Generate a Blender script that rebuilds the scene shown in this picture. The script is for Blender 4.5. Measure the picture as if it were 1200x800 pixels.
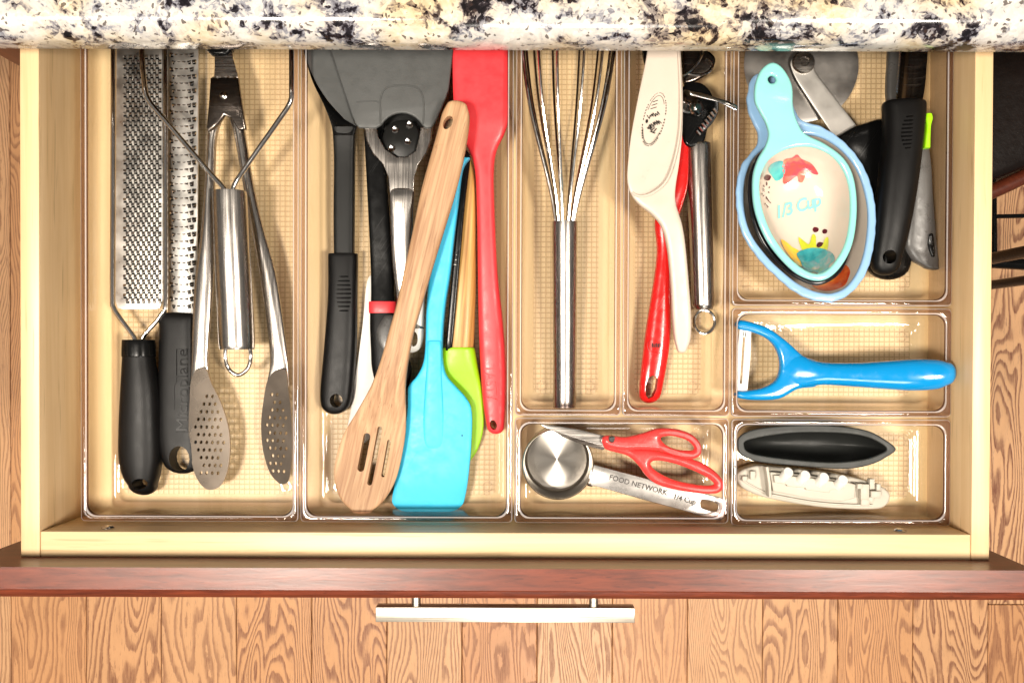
import bpy, bmesh, math, random
from mathutils import Vector, Matrix

random.seed(7)
for o in list(bpy.data.objects):
    bpy.data.objects.remove(o)
scene = bpy.context.scene
COL = scene.collection

# ------------------------------------------------------------------ camera
F = 1024.0                       # focal length in photo pixels (photo 1200 x 800)
PPX, PPY = 620.0, 420.0          # principal point
CAMZ = 0.712                     # z = 0 is the inside bottom of the drawer
ROT = Matrix.Rotation(math.radians(0.2), 3, 'Z') @ Matrix.Rotation(-math.atan(10.0 / F), 3, 'X')
cam_data = bpy.data.cameras.new('camera')
cam_data.sensor_fit = 'HORIZONTAL'
cam_data.sensor_width = 36.0
cam_data.lens = 36.0 * F / 1200.0
cam_data.shift_x = -(PPX - 600.0) / 1200.0
cam_data.shift_y = (PPY - 400.0) / 1200.0
cam_data.clip_start = 0.01
cam_data.clip_end = 50.0
cam = bpy.data.objects.new('camera', cam_data)
COL.objects.link(cam)
cam.matrix_world = Matrix.Translation((0, 0, CAMZ)) @ ROT.to_4x4()
scene.camera = cam

# ------------------------------------------------------------------ world, lamps, exposure
world = bpy.data.worlds.new('World')
scene.world = world
world.use_nodes = True
wbg = world.node_tree.nodes['Background']
wbg.inputs[0].default_value = (1.0, 0.93, 0.85, 1)
wbg.inputs[1].default_value = 0.19

def lamp(name, loc, target, size, power, color, size_y=None):
    d = bpy.data.lights.new(name, 'AREA')
    d.shape = 'RECTANGLE' if size_y else 'DISK'
    d.size = size
    if size_y:
        d.size_y = size_y
    d.energy = power
    d.color = color
    o = bpy.data.objects.new(name, d)
    COL.objects.link(o)
    o.location = loc
    o.rotation_euler = (Vector(target) - Vector(loc)).to_track_quat('-Z', 'Y').to_euler()
    return o

WARM = (1.0, 0.91, 0.79)
lamp('ceiling_lamp', (-0.55, -0.33, 1.75), (0, 0, 0), 0.30, 37, WARM)
lamp('ceiling_lamp', (0.82, -0.33, 1.75), (0, 0, 0), 0.30, 33, WARM)
lamp('ceiling_lamp', (-1.05, -0.33, 1.75), (0, 0, 0), 0.42, 6, WARM)
lamp('ceiling_lamp', (0.15, -1.45, 1.75), (0, 0, 0), 0.7, 16, (1.0, 0.93, 0.84))

scene.render.engine = 'CYCLES'
scene.cycles.use_denoising = True
scene.cycles.max_bounces = 8
scene.cycles.transparent_max_bounces = 40
scene.cycles.glossy_bounces = 4
scene.cycles.diffuse_bounces = 3
scene.cycles.use_adaptive_sampling = True
scene.cycles.adaptive_threshold = 0.03
scene.cycles.sample_clamp_indirect = 6.0
scene.cycles.caustics_reflective = False
scene.cycles.caustics_refractive = False
scene.view_settings.view_transform = 'Standard'
scene.view_settings.look = 'None'
scene.view_settings.gamma = 1.0
scene.view_settings.use_curve_mapping = False
scene.view_settings.exposure = 0.08

# ------------------------------------------------------------------ helpers: space
def P(px, py, z):
    d = ROT @ Vector(((px - PPX) / F, -(py - PPY) / F, -1.0))
    t = (z - CAMZ) / d.z
    return Vector((d.x * t, d.y * t, z))

def S(z):
    return (CAMZ - z) / F        # metres per photo pixel at height z

def lin(c):
    return tuple((v / 255.0 / 12.92) if v / 255.0 <= 0.04045 else ((v / 255.0 + 0.055) / 1.055) ** 2.4 for v in c)

# ------------------------------------------------------------------ helpers: materials
def new_mat(name):
    m = bpy.data.materials.new(name)
    m.use_nodes = True
    nt = m.node_tree
    b = nt.nodes['Principled BSDF']
    return m, nt, b

def N(nt, typ, **kw):
    n = nt.nodes.new(typ)
    for k, v in kw.items():
        setattr(n, k, v)
    return n

def coords(nt, scale=(1, 1, 1), loc=(0, 0, 0), rot=(0, 0, 0), space='Object'):
    tc = N(nt, 'ShaderNodeTexCoord')
    mp = N(nt, 'ShaderNodeMapping')
    mp.inputs['Scale'].default_value = scale
    mp.inputs['Location'].default_value = loc
    src = tc.outputs[space]
    if any(rot):
        mr = N(nt, 'ShaderNodeMapping')
        mr.inputs['Rotation'].default_value = rot
        nt.links.new(src, mr.inputs['Vector'])
        src = mr.outputs['Vector']
    nt.links.new(src, mp.inputs['Vector'])
    return mp.outputs['Vector']

def noise_tex(nt, vec, scale, detail=3.0, rough=0.5, dist=0.0):
    n = N(nt, 'ShaderNodeTexNoise')
    n.inputs['Scale'].default_value = scale
    n.inputs['Detail'].default_value = detail
    n.inputs['Roughness'].default_value = rough
    n.inputs['Distortion'].default_value = dist
    nt.links.new(vec, n.inputs['Vector'])
    return n

def ramp(nt, fac, stops, mode='LINEAR'):
    r = N(nt, 'ShaderNodeValToRGB')
    r.color_ramp.interpolation = mode
    els = r.color_ramp.elements
    while len(els) < len(stops):
        els.new(0.5)
    for e, (p, c) in zip(els, stops):
        e.position = p
        e.color = (c[0], c[1], c[2], 1) if not isinstance(c, (int, float)) else (c, c, c, 1)
    nt.links.new(fac, r.inputs['Fac'])
    return r.outputs['Color']

def mix(nt, fac, a, b, mode='MIX'):
    m = N(nt, 'ShaderNodeMix', data_type='RGBA', blend_type=mode)
    for sock, v in ((m.inputs[0], fac), (m.inputs[6], a), (m.inputs[7], b)):
        if isinstance(v, (int, float)):
            sock.default_value = v
        elif isinstance(v, tuple):
            sock.default_value = (v[0], v[1], v[2], 1)
        else:
            nt.links.new(v, sock)
    return m.outputs[2]

def math_n(nt, op, a, b=None):
    m = N(nt, 'ShaderNodeMath', operation=op)
    for sock, v in ((m.inputs[0], a), (m.inputs[1], b)):
        if v is None:
            continue
        if isinstance(v, (int, float)):
            sock.default_value = v
        else:
            nt.links.new(v, sock)
    return m.outputs[0]

def bump(nt, b, height, strength, dist=0.001):
    n = N(nt, 'ShaderNodeBump')
    n.inputs['Strength'].default_value = strength
    n.inputs['Distance'].default_value = dist
    nt.links.new(height, n.inputs['Height'])
    nt.links.new(n.outputs['Normal'], b.inputs['Normal'])

MATS = {}
def plastic(name, rgb, rough=0.4, var=0.06, grain=900.0, gb=0.15, sss=0.0, coat=0.0, scuff=0.13):
    if name in MATS:
        return MATS[name]
    m, nt, b = new_mat(name)
    c = lin(rgb)
    v = coords(nt)
    n1 = noise_tex(nt, v, 28, 4, 0.6)
    col = ramp(nt, n1.outputs['Fac'], [(0.3, tuple(x * (1 - var) for x in c)), (0.7, tuple(min(1, x * (1 + var)) for x in c))])
    nt.links.new(col, b.inputs['Base Color'])
    n3 = noise_tex(nt, v, 120, 5, 0.65)
    if max(rgb) < 60:
        scuff *= 0.4
    rr = ramp(nt, n3.outputs['Fac'], [(0.3, max(0.03, rough - scuff)), (0.75, min(1, rough + scuff))])
    if scuff > 0.04:
        # hairline scratches dull the gloss a little
        ns = noise_tex(nt, coords(nt, scale=(900, 18, 60), rot=(0, 0, math.radians(33))), 1.0, 2, 0.5)
        sc = ramp(nt, ns.outputs['Fac'], [(0.65, 0.0), (0.70, 0.09)])
        rr = mix(nt, 1.0, rr, sc, 'ADD')
    nt.links.new(rr, b.inputs['Roughness'])
    b.inputs['Specular IOR Level'].default_value = 0.22 if max(rgb) < 40 else 0.45
    n2 = noise_tex(nt, v, grain, 2, 0.5)
    bump(nt, b, n2.outputs['Fac'], gb, 0.0004)
    if False:
        b.inputs['Subsurface Weight'].default_value = sss
        b.inputs['Subsurface Radius'].default_value = (0.004, 0.003, 0.002)
        b.inputs['Subsurface Scale'].default_value = 0.5
    if coat:
        b.inputs['Coat Weight'].default_value = coat
        b.inputs['Coat Roughness'].default_value = 0.06
    MATS[name] = m
    return m

def steel(name, rgb=(176, 170, 164), rough=0.24, brush=(40, 900, 40), gb=0.10):
    if name in MATS:
        return MATS[name]
    m, nt, b = new_mat(name)
    b.inputs['Metallic'].default_value = 1.0
    c = lin(rgb)
    v = coords(nt, scale=brush)
    n1 = noise_tex(nt, v, 1.0, 4, 0.6)
    v2 = coords(nt)
    n2 = noise_tex(nt, v2, 60, 4, 0.6)
    col = ramp(nt, n2.outputs['Fac'], [(0.3, tuple(x * 0.86 for x in c)), (0.7, c)])
    nt.links.new(col, b.inputs['Base Color'])
    rr = ramp(nt, n1.outputs['Fac'], [(0.3, rough * 0.75), (0.7, rough * 1.3)])
    nt.links.new(rr, b.inputs['Roughness'])
    bump(nt, b, n1.outputs['Fac'], gb, 0.0003)
    MATS[name] = m
    return m

def wood(name, light, dark, grain_scale=(14, 220, 14), rough=0.5, rot=0.0, contrast=(0.35, 0.7), pores=True, coat=0.0):
    """straight-grained wood; grain runs along object X after rotation by rot about Z"""
    if name in MATS:
        return MATS[name]
    m, nt, b = new_mat(name)
    v = coords(nt, scale=grain_scale, rot=(0, 0, rot))
    n1 = noise_tex(nt, v, 1.0, 5, 0.6, 0.4)
    col = ramp(nt, n1.outputs['Fac'], [(contrast[0], lin(dark)), (contrast[1], lin(light))])
    v2 = coords(nt)
    n2 = noise_tex(nt, v2, 9, 3, 0.5)
    col = mix(nt, 0.16, col, ramp(nt, n2.outputs['Fac'], [(0.3, 0.55), (0.7, 1.0)]), 'MULTIPLY')
    if pores:
        v3 = coords(nt, scale=tuple(s * 3.2 for s in grain_scale), rot=(0, 0, rot))
        n3 = noise_tex(nt, v3, 1.0, 2, 0.5)
        pf = ramp(nt, n3.outputs['Fac'], [(0.28, 0.7), (0.36, 0.0)])
        col = mix(nt, pf, col, tuple(x * 0.72 for x in lin(dark)))
    nt.links.new(col, b.inputs['Base Color'])
    b.inputs['Roughness'].default_value = rough
    if coat:
        b.inputs['Coat Weight'].default_value = coat
        b.inputs['Coat Roughness'].default_value = 0.15
    bump(nt, b, n1.outputs['Fac'], 0.12, 0.0005)
    MATS[name] = m
    return m

def acrylic(name, tint=(0.982, 0.974, 0.972), rough=0.03, grid=None, refl=0.85, milk=0.0):
    if name in MATS:
        return MATS[name]
    m = bpy.data.materials.new(name)
    m.use_nodes = True
    nt = m.node_tree
    nt.nodes.clear()
    out = N(nt, 'ShaderNodeOutputMaterial')
    tr = N(nt, 'ShaderNodeBsdfTransparent')
    gl = N(nt, 'ShaderNodeBsdfGlossy')
    gl.inputs['Roughness'].default_value = rough
    gl.inputs['Color'].default_value = (0.95, 0.93, 0.92, 1)
    lw = N(nt, 'ShaderNodeLayerWeight')
    lw.inputs['Blend'].default_value = 0.5
    f5 = math_n(nt, 'POWER', lw.outputs['Facing'], 5.0)
    fac = math_n(nt, 'ADD', math_n(nt, 'MULTIPLY', f5, refl), 0.02 if grid else 0.04)
    tr.inputs['Color'].default_value = (*tint, 1)
    v = coords(nt)
    if not grid:
        # the longer the way through the sheet, the more it absorbs
        cosv = math_n(nt, 'MAXIMUM', math_n(nt, 'SUBTRACT', 1.0, lw.outputs['Facing']), 0.09)
        path = math_n(nt, 'DIVIDE', 1.0, cosv)
        cc = N(nt, 'ShaderNodeCombineColor')
        for i in range(3):
            nt.links.new(math_n(nt, 'POWER', tint[i], path), cc.inputs[i])
        nt.links.new(cc.outputs[0], tr.inputs['Color'])
    bp = N(nt, 'ShaderNodeBump')
    bp.inputs['Strength'].default_value = 0.3
    bp.inputs['Distance'].default_value = 0.001
    if grid:
        br = N(nt, 'ShaderNodeTexBrick', offset=0.0, squash=1.0)
        br.inputs['Scale'].default_value = 1.0
        br.inputs['Mortar Size'].default_value = grid * 0.15
        br.inputs['Mortar Smooth'].default_value = 0.6
        br.inputs['Brick Width'].default_value = grid
        br.inputs['Row Height'].default_value = grid
        br.inputs['Color1'].default_value = (*tint, 1)
        br.inputs['Color2'].default_value = (*[t * 0.97 for t in tint], 1)
        br.inputs['Mortar'].default_value = (tint[0] * 0.78, tint[1] * 0.72, tint[2] * 0.64, 1)
        nt.links.new(v, br.inputs['Vector'])
        nt.links.new(br.outputs['Color'], tr.inputs['Color'])
        inv = math_n(nt, 'SUBTRACT', 1.0, br.outputs['Fac'])
        nt.links.new(inv, bp.inputs['Height'])
        bp.inputs['Strength'].default_value = 0.5
        bp.inputs['Distance'].default_value = 0.0012
        gl.inputs['Roughness'].default_value = 0.45
    else:
        nn = noise_tex(nt, v, 55, 3, 0.5)
        nt.links.new(nn.outputs['Fac'], bp.inputs['Height'])
    nt.links.new(bp.outputs['Normal'], gl.inputs['Normal'])
    nt.links.new(bp.outputs['Normal'], lw.inputs['Normal'])
    if milk:
        df = N(nt, 'ShaderNodeBsdfDiffuse')
        df.inputs['Color'].default_value = (0.82, 0.78, 0.79, 1)
        mk = N(nt, 'ShaderNodeMixShader')
        mk.inputs[0].default_value = milk
        nt.links.new(tr.outputs[0], mk.inputs[1])
        nt.links.new(df.outputs[0], mk.inputs[2])
        tr = mk
    mx = N(nt, 'ShaderNodeMixShader')
    nt.links.new(fac, mx.inputs[0])
    nt.links.new(tr.outputs[0], mx.inputs[1])
    nt.links.new(gl.outputs[0], mx.inputs[2])
    nt.links.new(mx.outputs[0], out.inputs['Surface'])
    MATS[name] = m
    return m

# ------------------------------------------------------------------ helpers: objects
def thing(name, label, cat, loc, group=None):
    o = bpy.data.objects.new(name, None)
    o.empty_display_size = 0.01
    COL.objects.link(o)
    o.location = loc
    o['label'] = label
    o['category'] = cat
    if group:
        o['group'] = group
    return o

def root_loc(o):
    while o.parent:
        o = o.parent
    return o.location.copy()

def obj(name, me, mat, parent=None, smooth=40, label=None, kind=None):
    """link mesh data given in world coordinates under parent"""
    me.name = name
    o = bpy.data.objects.new(name, me)
    COL.objects.link(o)
    if parent is not None:
        me.transform(Matrix.Translation(-root_loc(parent)))
        o.parent = parent
    if mat is not None:
        me.materials.clear()
        me.materials.append(mat)
    if smooth is not None:
        for p in me.polygons:
            p.use_smooth = True
        me.set_sharp_from_angle(angle=math.radians(smooth))
    if label:
        o['label'] = label
    if kind:
        o['kind'] = kind
    return o

def mesh_of(bm):
    me = bpy.data.meshes.new('m')
    bmesh.ops.recalc_face_normals(bm, faces=bm.faces)
    bm.to_mesh(me)
    bm.free()
    return me

def box_bm(bm, x0, x1, y0, y1, z0, z1, bevel=0.0, seg=2):
    vs = [bm.verts.new((x, y, z)) for z in (z0, z1) for y in (y0, y1) for x in (x0, x1)]
    fs = [(0, 1, 3, 2), (4, 5, 7, 6), (0, 1, 5, 4), (2, 3, 7, 6), (0, 2, 6, 4), (1, 3, 7, 5)]
    faces = [bm.faces.new([vs[i] for i in f]) for f in fs]
    if bevel:
        edges = list({e for f in faces for e in f.edges})
        bmesh.ops.recalc_face_normals(bm, faces=faces)
        bmesh.ops.bevel(bm, geom=edges, offset=bevel, segments=seg, affect='EDGES', profile=0.5)

def box(x0, x1, y0, y1, z0, z1, bevel=0.0, seg=2):
    bm = bmesh.new()
    box_bm(bm, x0, x1, y0, y1, z0, z1, bevel, seg)
    return mesh_of(bm)

def cr(p0, p1, p2, p3, t):
    return tuple(0.5 * ((2 * b) + (-a + c) * t + (2 * a - 5 * b + 4 * c - d) * t * t + (-a + 3 * b - 3 * c + d) * t ** 3)
                 for a, b, c, d in zip(p0, p1, p2, p3))

def spline(pts, sub=4, closed=False):
    n = len(pts)
    out = []
    rng = n if closed else n - 1
    for i in range(rng):
        if closed:
            q = [pts[(i + k) % n] for k in (-1, 0, 1, 2)]
        else:
            q = [pts[max(0, i - 1)], pts[i], pts[i + 1], pts[min(n - 1, i + 2)]]
        for s in range(sub):
            out.append(cr(*q, s / sub))
    if not closed:
        out.append(tuple(pts[-1]))
    return out

UH = [1, .99, .955, .88, .75, .55, .3, 0]
UL = UH + [-u for u in UH[-2::-1]]

def H(y, xl, xr, z, h, c=0.0):
    return (xl, y, xr, y, z, h, c)

def loft(rows, p=2.0, sub=4, r0=0.0, r1=0.0):
    """rows (xl,yl,xr,yr,z,h,c): left and right edge in photo pixels at height z, thickness h, sag c.
    p: exponent of the section (2 ellipse, 6 slab); r0/r1: rounded end length as a share of the half width"""
    rows = [tuple(r) + (0.0,) * (7 - len(r)) for r in rows]
    rr = spline(rows, sub)
    secs = []
    for (xl, yl, xr, yr, z, h, c) in rr:
        secs.append((P(xl, yl, z), P(xr, yr, z), max(h, 0.0002), c))
    def ends(secs, rad):
        if rad <= 0:
            return []
        (a, b, h, c), (a2, b2, _, _) = secs[0], secs[1]
        ctr, ctr2 = (a + b) / 2, (a2 + b2) / 2
        d = (ctr - ctr2).normalized()
        L = (b - a).length / 2 * rad
        out = []
        for th in (88, 74, 58, 42, 25):
            t = math.radians(th)
            k = math.cos(t)
            cc = ctr + d * (L * math.sin(t))
            hv = (b - a) / 2 * k
            out.append((cc - hv, cc + hv, h * (k ** (0.5 if p > 3 else 1)), c * k))
        return out
    secs = ends(secs, r0) + secs + list(reversed(ends(list(reversed(secs)), r1)))
    bm = bmesh.new()
    rings = []
    for (a, b, h, c) in secs:
        ctr = (a + b) / 2
        hv = (b - a) / 2
        ring = []
        for sgn, us in ((1, UL), (-1, [-u for u in UL][1:-1])):
            for u in us:
                v = (max(0.0, 1 - abs(u) ** p)) ** (1.0 / p) * sgn
                q = ctr + hv * u
                ring.append(bm.verts.new((q.x, q.y, q.z + v * h / 2 - c * (1 - u * u))))
        rings.append(ring)
    n = len(rings[0])
    for r1_, r2_ in zip(rings, rings[1:]):
        for i in range(n):
            bm.faces.new((r1_[i], r1_[(i + 1) % n], r2_[(i + 1) % n], r2_[i]))
    bm.faces.new(rings[0])
    bm.faces.new(list(reversed(rings[-1])))
    return mesh_of(bm)

def tube(pts, r, n=8, world_pts=False, closed=False, taper=None):
    """pts: (px, py, z) in photo pixels at height z; r in metres"""
    w = [Vector(q) if world_pts else P(*q) for q in pts]
    bm = bmesh.new()
    m = len(w)
    rings = []
    prev = None
    for i in range(m):
        if closed:
            t = (w[(i + 1) % m] - w[i - 1]).normalized()
        else:
            t = (w[min(m - 1, i + 1)] - w[max(0, i - 1)]).normalized()
        ref = Vector((0, 0, 1)) if abs(t.z) < 0.9 else Vector((1, 0, 0))
        a = t.cross(ref).normalized()
        if prev is not None and a.dot(prev) < 0:
            a = -a
        prev = a
        b = t.cross(a)
        rad = r if taper is None else r * taper(i / max(1, m - 1))
        rings.append([bm.verts.new(w[i] + a * (math.cos(2 * math.pi * k / n) * rad) + b * (math.sin(2 * math.pi * k / n) * rad)) for k in range(n)])
    pairs = list(zip(rings, rings[1:])) + ([(rings[-1], rings[0])] if closed else [])
    for r1, r2 in pairs:
        for k in range(n):
            bm.faces.new((r1[k], r1[(k + 1) % n], r2[(k + 1) % n], r2[k]))
    if not closed:
        bm.faces.new(rings[0])
        bm.faces.new(list(reversed(rings[-1])))
    return mesh_of(bm)

def curve_mesh(polys, extrude, bevel, z, res=2):
    """polys: closed world XY outlines; first is outer, the rest may be holes"""
    cu = bpy.data.curves.new('c', 'CURVE')
    cu.dimensions = '2D'
    cu.fill_mode = 'BOTH'
    cu.extrude = max(0.0, extrude)
    cu.bevel_depth = bevel
    cu.bevel_resolution = res
    cu.offset = -bevel
    for poly in polys:
        sp = cu.splines.new('POLY')
        sp.points.add(len(poly) - 1)
        for q, w in zip(sp.points, poly):
            q.co = (w[0], w[1], 0, 1)
        sp.use_cyclic_u = True
    t = bpy.data.objects.new('t', cu)
    me = bpy.data.meshes.new_from_object(t)
    bpy.data.objects.remove(t)
    bpy.data.curves.remove(cu)
    bm = bmesh.new()
    bm.from_mesh(me)
    bmesh.ops.remove_doubles(bm, verts=bm.verts, dist=1e-6)
    for v in bm.verts:
        v.co.z += z
    me2 = mesh_of(bm)
    bpy.data.meshes.remove(me)
    return me2

def outline(pts, z, sub=4, smooth=True):
    q = spline([tuple(p) for p in pts], sub, True) if smooth else pts
    return [P(x, y, z) for x, y in q]

def plate(pts, z, th, bevel=0.0008, holes=(), smooth=True, sub=4):
    """flat sheet: outline and holes in photo pixels, centred on height z, thickness th"""
    bevel = min(bevel, th * 0.49)
    polys = [outline(pts, z, sub, smooth)] + [outline(h, z, 4, True) for h in holes]
    return curve_mesh(polys, th / 2 - bevel, bevel, z)

def ell(cx, cy, rx, ry, ang=0.0, n=16):
    a = math.radians(ang)
    out = []
    for k in range(n):
        t = 2 * math.pi * k / n
        u, v = rx * math.cos(t), ry * math.sin(t)
        out.append((cx + u * math.cos(a) - v * math.sin(a), cy + u * math.sin(a) + v * math.cos(a)))
    return out

def slot(x0, y0, x1, y1, w, n=6):
    d = Vector((x1 - x0, y1 - y0)).normalized()
    a0 = math.atan2(d.y, d.x)
    out = []
    for k in range(n + 1):
        t = a0 - math.pi / 2 + math.pi * k / n
        out.append((x1 + math.cos(t) * w / 2, y1 + math.sin(t) * w / 2))
    for k in range(n + 1):
        t = a0 + math.pi / 2 + math.pi * k / n
        out.append((x0 + math.cos(t) * w / 2, y0 + math.sin(t) * w / 2))
    return out

def cut(o, pts, z, depth=0.06):
    """cut a hole of the given photo outline through object o"""
    off = root_loc(o)
    me = curve_mesh([outline(pts, z, 1, False)], depth / 2, 0, z)
    me.transform(Matrix.Translation(-off))
    c = bpy.data.objects.new('cutter', me)
    COL.objects.link(c)
    c.location = off
    m = o.modifiers.new('b', 'BOOLEAN')
    m.operation = 'DIFFERENCE'
    m.solver = 'EXACT'
    m.object = c
    bpy.context.view_layer.update()
    dg = bpy.context.evaluated_depsgraph_get()
    new = bpy.data.meshes.new_from_object(o.evaluated_get(dg))
    o.modifiers.clear()
    old = o.data
    nm = old.name
    o.data = new
    bpy.data.meshes.remove(old)
    new.name = nm
    bpy.data.objects.remove(c)
    bpy.data.meshes.remove(me)
    for p in new.polygons:
        p.use_smooth = True
    new.set_sharp_from_angle(angle=math.radians(35))

def text_mesh(s, px, py, size_px, ang, z, extrude=0.0001, shear=0.0, zf=None, spacing=1.0, sx=1.0, offset=0.0):
    """lettering centred on a photo pixel; ang counter-clockwise in the picture"""
    cu = bpy.data.curves.new('t', 'FONT')
    cu.body = s
    cu.align_x = 'CENTER'
    cu.align_y = 'CENTER'
    cu.size = size_px * S(z) * 1.38
    cu.extrude = extrude
    cu.shear = shear
    cu.offset = offset
    cu.space_character = spacing
    cu.resolution_u = 3
    t = bpy.data.objects.new('t', cu)
    me = bpy.data.meshes.new_from_object(t)
    bpy.data.objects.remove(t)
    bpy.data.curves.remove(cu)
    q = P(px, py, z)
    me.transform(Matrix.Translation(q) @ Matrix.Rotation(math.radians(ang), 4, 'Z') @ Matrix.Diagonal((sx, 1, 1, 1)))
    if zf:
        for v in me.vertices:
            v.co.z = zf(v.co.x, v.co.y) + (v.co.z - z)
    return me

def lathe(profile, center, axis_dir=(0, 0, 1), n=32):
    """profile (r, t) along the axis from centre"""
    ax = Vector(axis_dir).normalized()
    ref = Vector((0, 0, 1)) if abs(ax.z) < 0.9 else Vector((1, 0, 0))
    a = ax.cross(ref).normalized()
    b = ax.cross(a)
    c = Vector(center)
    bm = bmesh.new()
    rings = []
    for r, t in profile:
        if r < 1e-7:
            rings.append([bm.verts.new(c + ax * t)])
        else:
            rings.append([bm.verts.new(c + ax * t + a * (r * math.cos(2 * math.pi * k / n)) + b * (r * math.sin(2 * math.pi * k / n))) for k in range(n)])
    for r1, r2 in zip(rings, rings[1:]):
        for k in range(n):
            v1 = r1[k % len(r1)], r1[(k + 1) % len(r1)]
            v2 = r2[k % len(r2)], r2[(k + 1) % len(r2)]
            f = [v1[0], v1[1], v2[1], v2[0]]
            f = list(dict.fromkeys(f))
            if len(f) >= 3:
                bm.faces.new(f)
    return mesh_of(bm)

def arc(cx, cy, r, a0, a1, z, n=14):
    return [(cx + r * math.cos(math.radians(a0 + (a1 - a0) * k / n)), cy + r * math.sin(math.radians(a0 + (a1 - a0) * k / n)), z) for k in range(n + 1)]

# ------------------------------------------------------------------ materials
M_MAPLE = wood('maple', (232, 202, 160), (206, 170, 122), (90, 4, 90), 0.42, 0, (0.25, 0.8), True)
M_MAPLE_X = wood('maple_along_x', (234, 206, 164), (212, 180, 134), (4, 90, 90), 0.42, 0, (0.25, 0.8), True)
M_MAPLE_FLOOR = wood('maple_veneer', (242, 218, 170), (222, 192, 136), (42, 3, 40), 0.45, 0, (0.3, 0.75), False)
M_CHERRY = wood('cherry', (122, 54, 30), (76, 30, 15), (30, 260, 200), 0.33, 0, (0.3, 0.75), True, 0.12)
M_CABINET = wood('cherry_dark', (92, 42, 24), (70, 28, 16), (200, 200, 16), 0.35, 0, (0.3, 0.75), True, 0.2)
M_BEECH = wood('beech', (192, 154, 116), (138, 98, 66), (300, 10, 120), 0.6, math.radians(13.7), (0.3, 0.68), True)
M_BAMBOO = wood('bamboo', (208, 164, 92), (144, 98, 46), (420, 9, 200), 0.4, math.radians(4), (0.3, 0.7), False, 0.2)
M_STEEL = steel('brushed_steel')
M_STEEL_V = steel('brushed_steel_lengthwise', brush=(900, 30, 40))
M_CHROME = steel('polished_steel', (214, 210, 206), 0.10, (200, 200, 200), 0.02)
M_DARKSTEEL = steel('dark_steel', (104, 96, 90), 0.22)
M_GRATER = steel('grater_steel', (206, 202, 196), 0.34, (60, 60, 60), 0.03)
M_PADDLE = steel('paddle_steel', (146, 134, 122), 0.3, (14, 14, 14), 0.0)
M_HANDLE = steel('handle_steel', (166, 162, 158), 0.27, (25, 25, 25), 0.0)
M_PALE = steel('pale_steel', (210, 206, 200), 0.5, (14, 14, 14), 0.0)
M_NICKEL = steel('satin_nickel', (196, 188, 174), 0.36, (10, 900, 400), 0.05)
M_BLACK = plastic('black_rubber', (10, 9, 9), 0.42, 0.15, 1400, 0.25)
M_BLACKGLOSS = plastic('black_plastic', (9, 9, 9), 0.22, 0.1, 400, 0.04)
M_NYLON = plastic('grey_black_nylon', (18, 18, 17), 0.36, 0.1, 1200, 0.3)
M_GREYTURN = plastic('grey_silicone', (70, 71, 70), 0.45, 0.05, 1500, 0.25)
M_RED = plastic('red_silicone', (222, 52, 58), 0.42, 0.04, 1200, 0.12, 0.15)
M_REDPL = plastic('red_plastic', (206, 28, 26), 0.22, 0.04, 500, 0.04, 0.05, 0.3)
M_REDSC = plastic('red_scissor_plastic', (228, 62, 60), 0.3, 0.04, 500, 0.05, 0.1, 0.2)
M_BLUESIL = plastic('sky_blue_silicone', (52, 178, 216), 0.5, 0.03, 1200, 0.12, 0.15)
M_BLUEPL = plastic('bright_blue_plastic', (0, 128, 190), 0.2, 0.03, 300, 0.03, 0.05, 0.4)
M_GREEN = plastic('lime_silicone', (138, 190, 14), 0.42, 0.04, 1200, 0.1, 0.15)
M_CREAM = plastic('cream_silicone', (194, 180, 166), 0.38, 0.03, 900, 0.06, 0.2)
M_WHITEPL = plastic('white_plastic', (226, 222, 214), 0.4, 0.03, 700, 0.1, 0.1)
M_SHIPWHITE = plastic('ivory_plastic', (184, 177, 164), 0.5, 0.05, 700, 0.15, 0.15)
M_HULL = plastic('charcoal_silicone', (40, 42, 40), 0.5, 0.06, 1300, 0.25)
M_HULLIN = plastic('black_silicone_gloss', (32, 33, 32), 0.42, 0.1, 900, 0.1)
M_GREYPL = plastic('grey_plastic', (72, 70, 68), 0.35, 0.06, 900, 0.12)
M_AQUA = plastic('aqua_glaze', (136, 206, 200), 0.12, 0.06, 120, 0.06, 0.1, 0.6, 0.03)
M_BLUEGLAZE = plastic('pale_blue_glaze', (138, 176, 212), 0.12, 0.06, 120, 0.06, 0.1, 0.6, 0.03)
M_WHITEGLAZE = plastic('white_glaze', (198, 186, 172), 0.12, 0.03, 120, 0.05, 0.1, 0.6, 0.03)
M_INK = plastic('black_ink', (28, 26, 26), 0.5)
M_PEWTER = plastic('stamped_ink', (60, 56, 54), 0.5)
M_TEALINK = plastic('teal_paint', (128, 198, 188), 0.15)
M_GAPFILL = plastic('gap_filler_black', (16, 16, 18), 0.14, 0.05, 120, 0.05, 0, 0.4, 0.03)  # black for the added cup that fills the dark gap
M_ACR = acrylic('clear_plastic')
M_RIM = acrylic('clear_plastic_edge', (0.46, 0.37, 0.38), 0.07)  # dark tint stands in for dark reflections inside the rim edges
M_TOP = acrylic('clear_plastic_rim_top', (0.70, 0.585, 0.57), 0.05)  # tinted as well, widening those painted dark rim lines
M_EDGE = acrylic('clear_plastic_lip', (0.95, 0.93, 0.93), 0.08, milk=0.36)
M_GRID = acrylic('clear_plastic_grid', (0.985, 0.97, 0.95), 0.12, 0.0041, milk=0.06)

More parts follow.
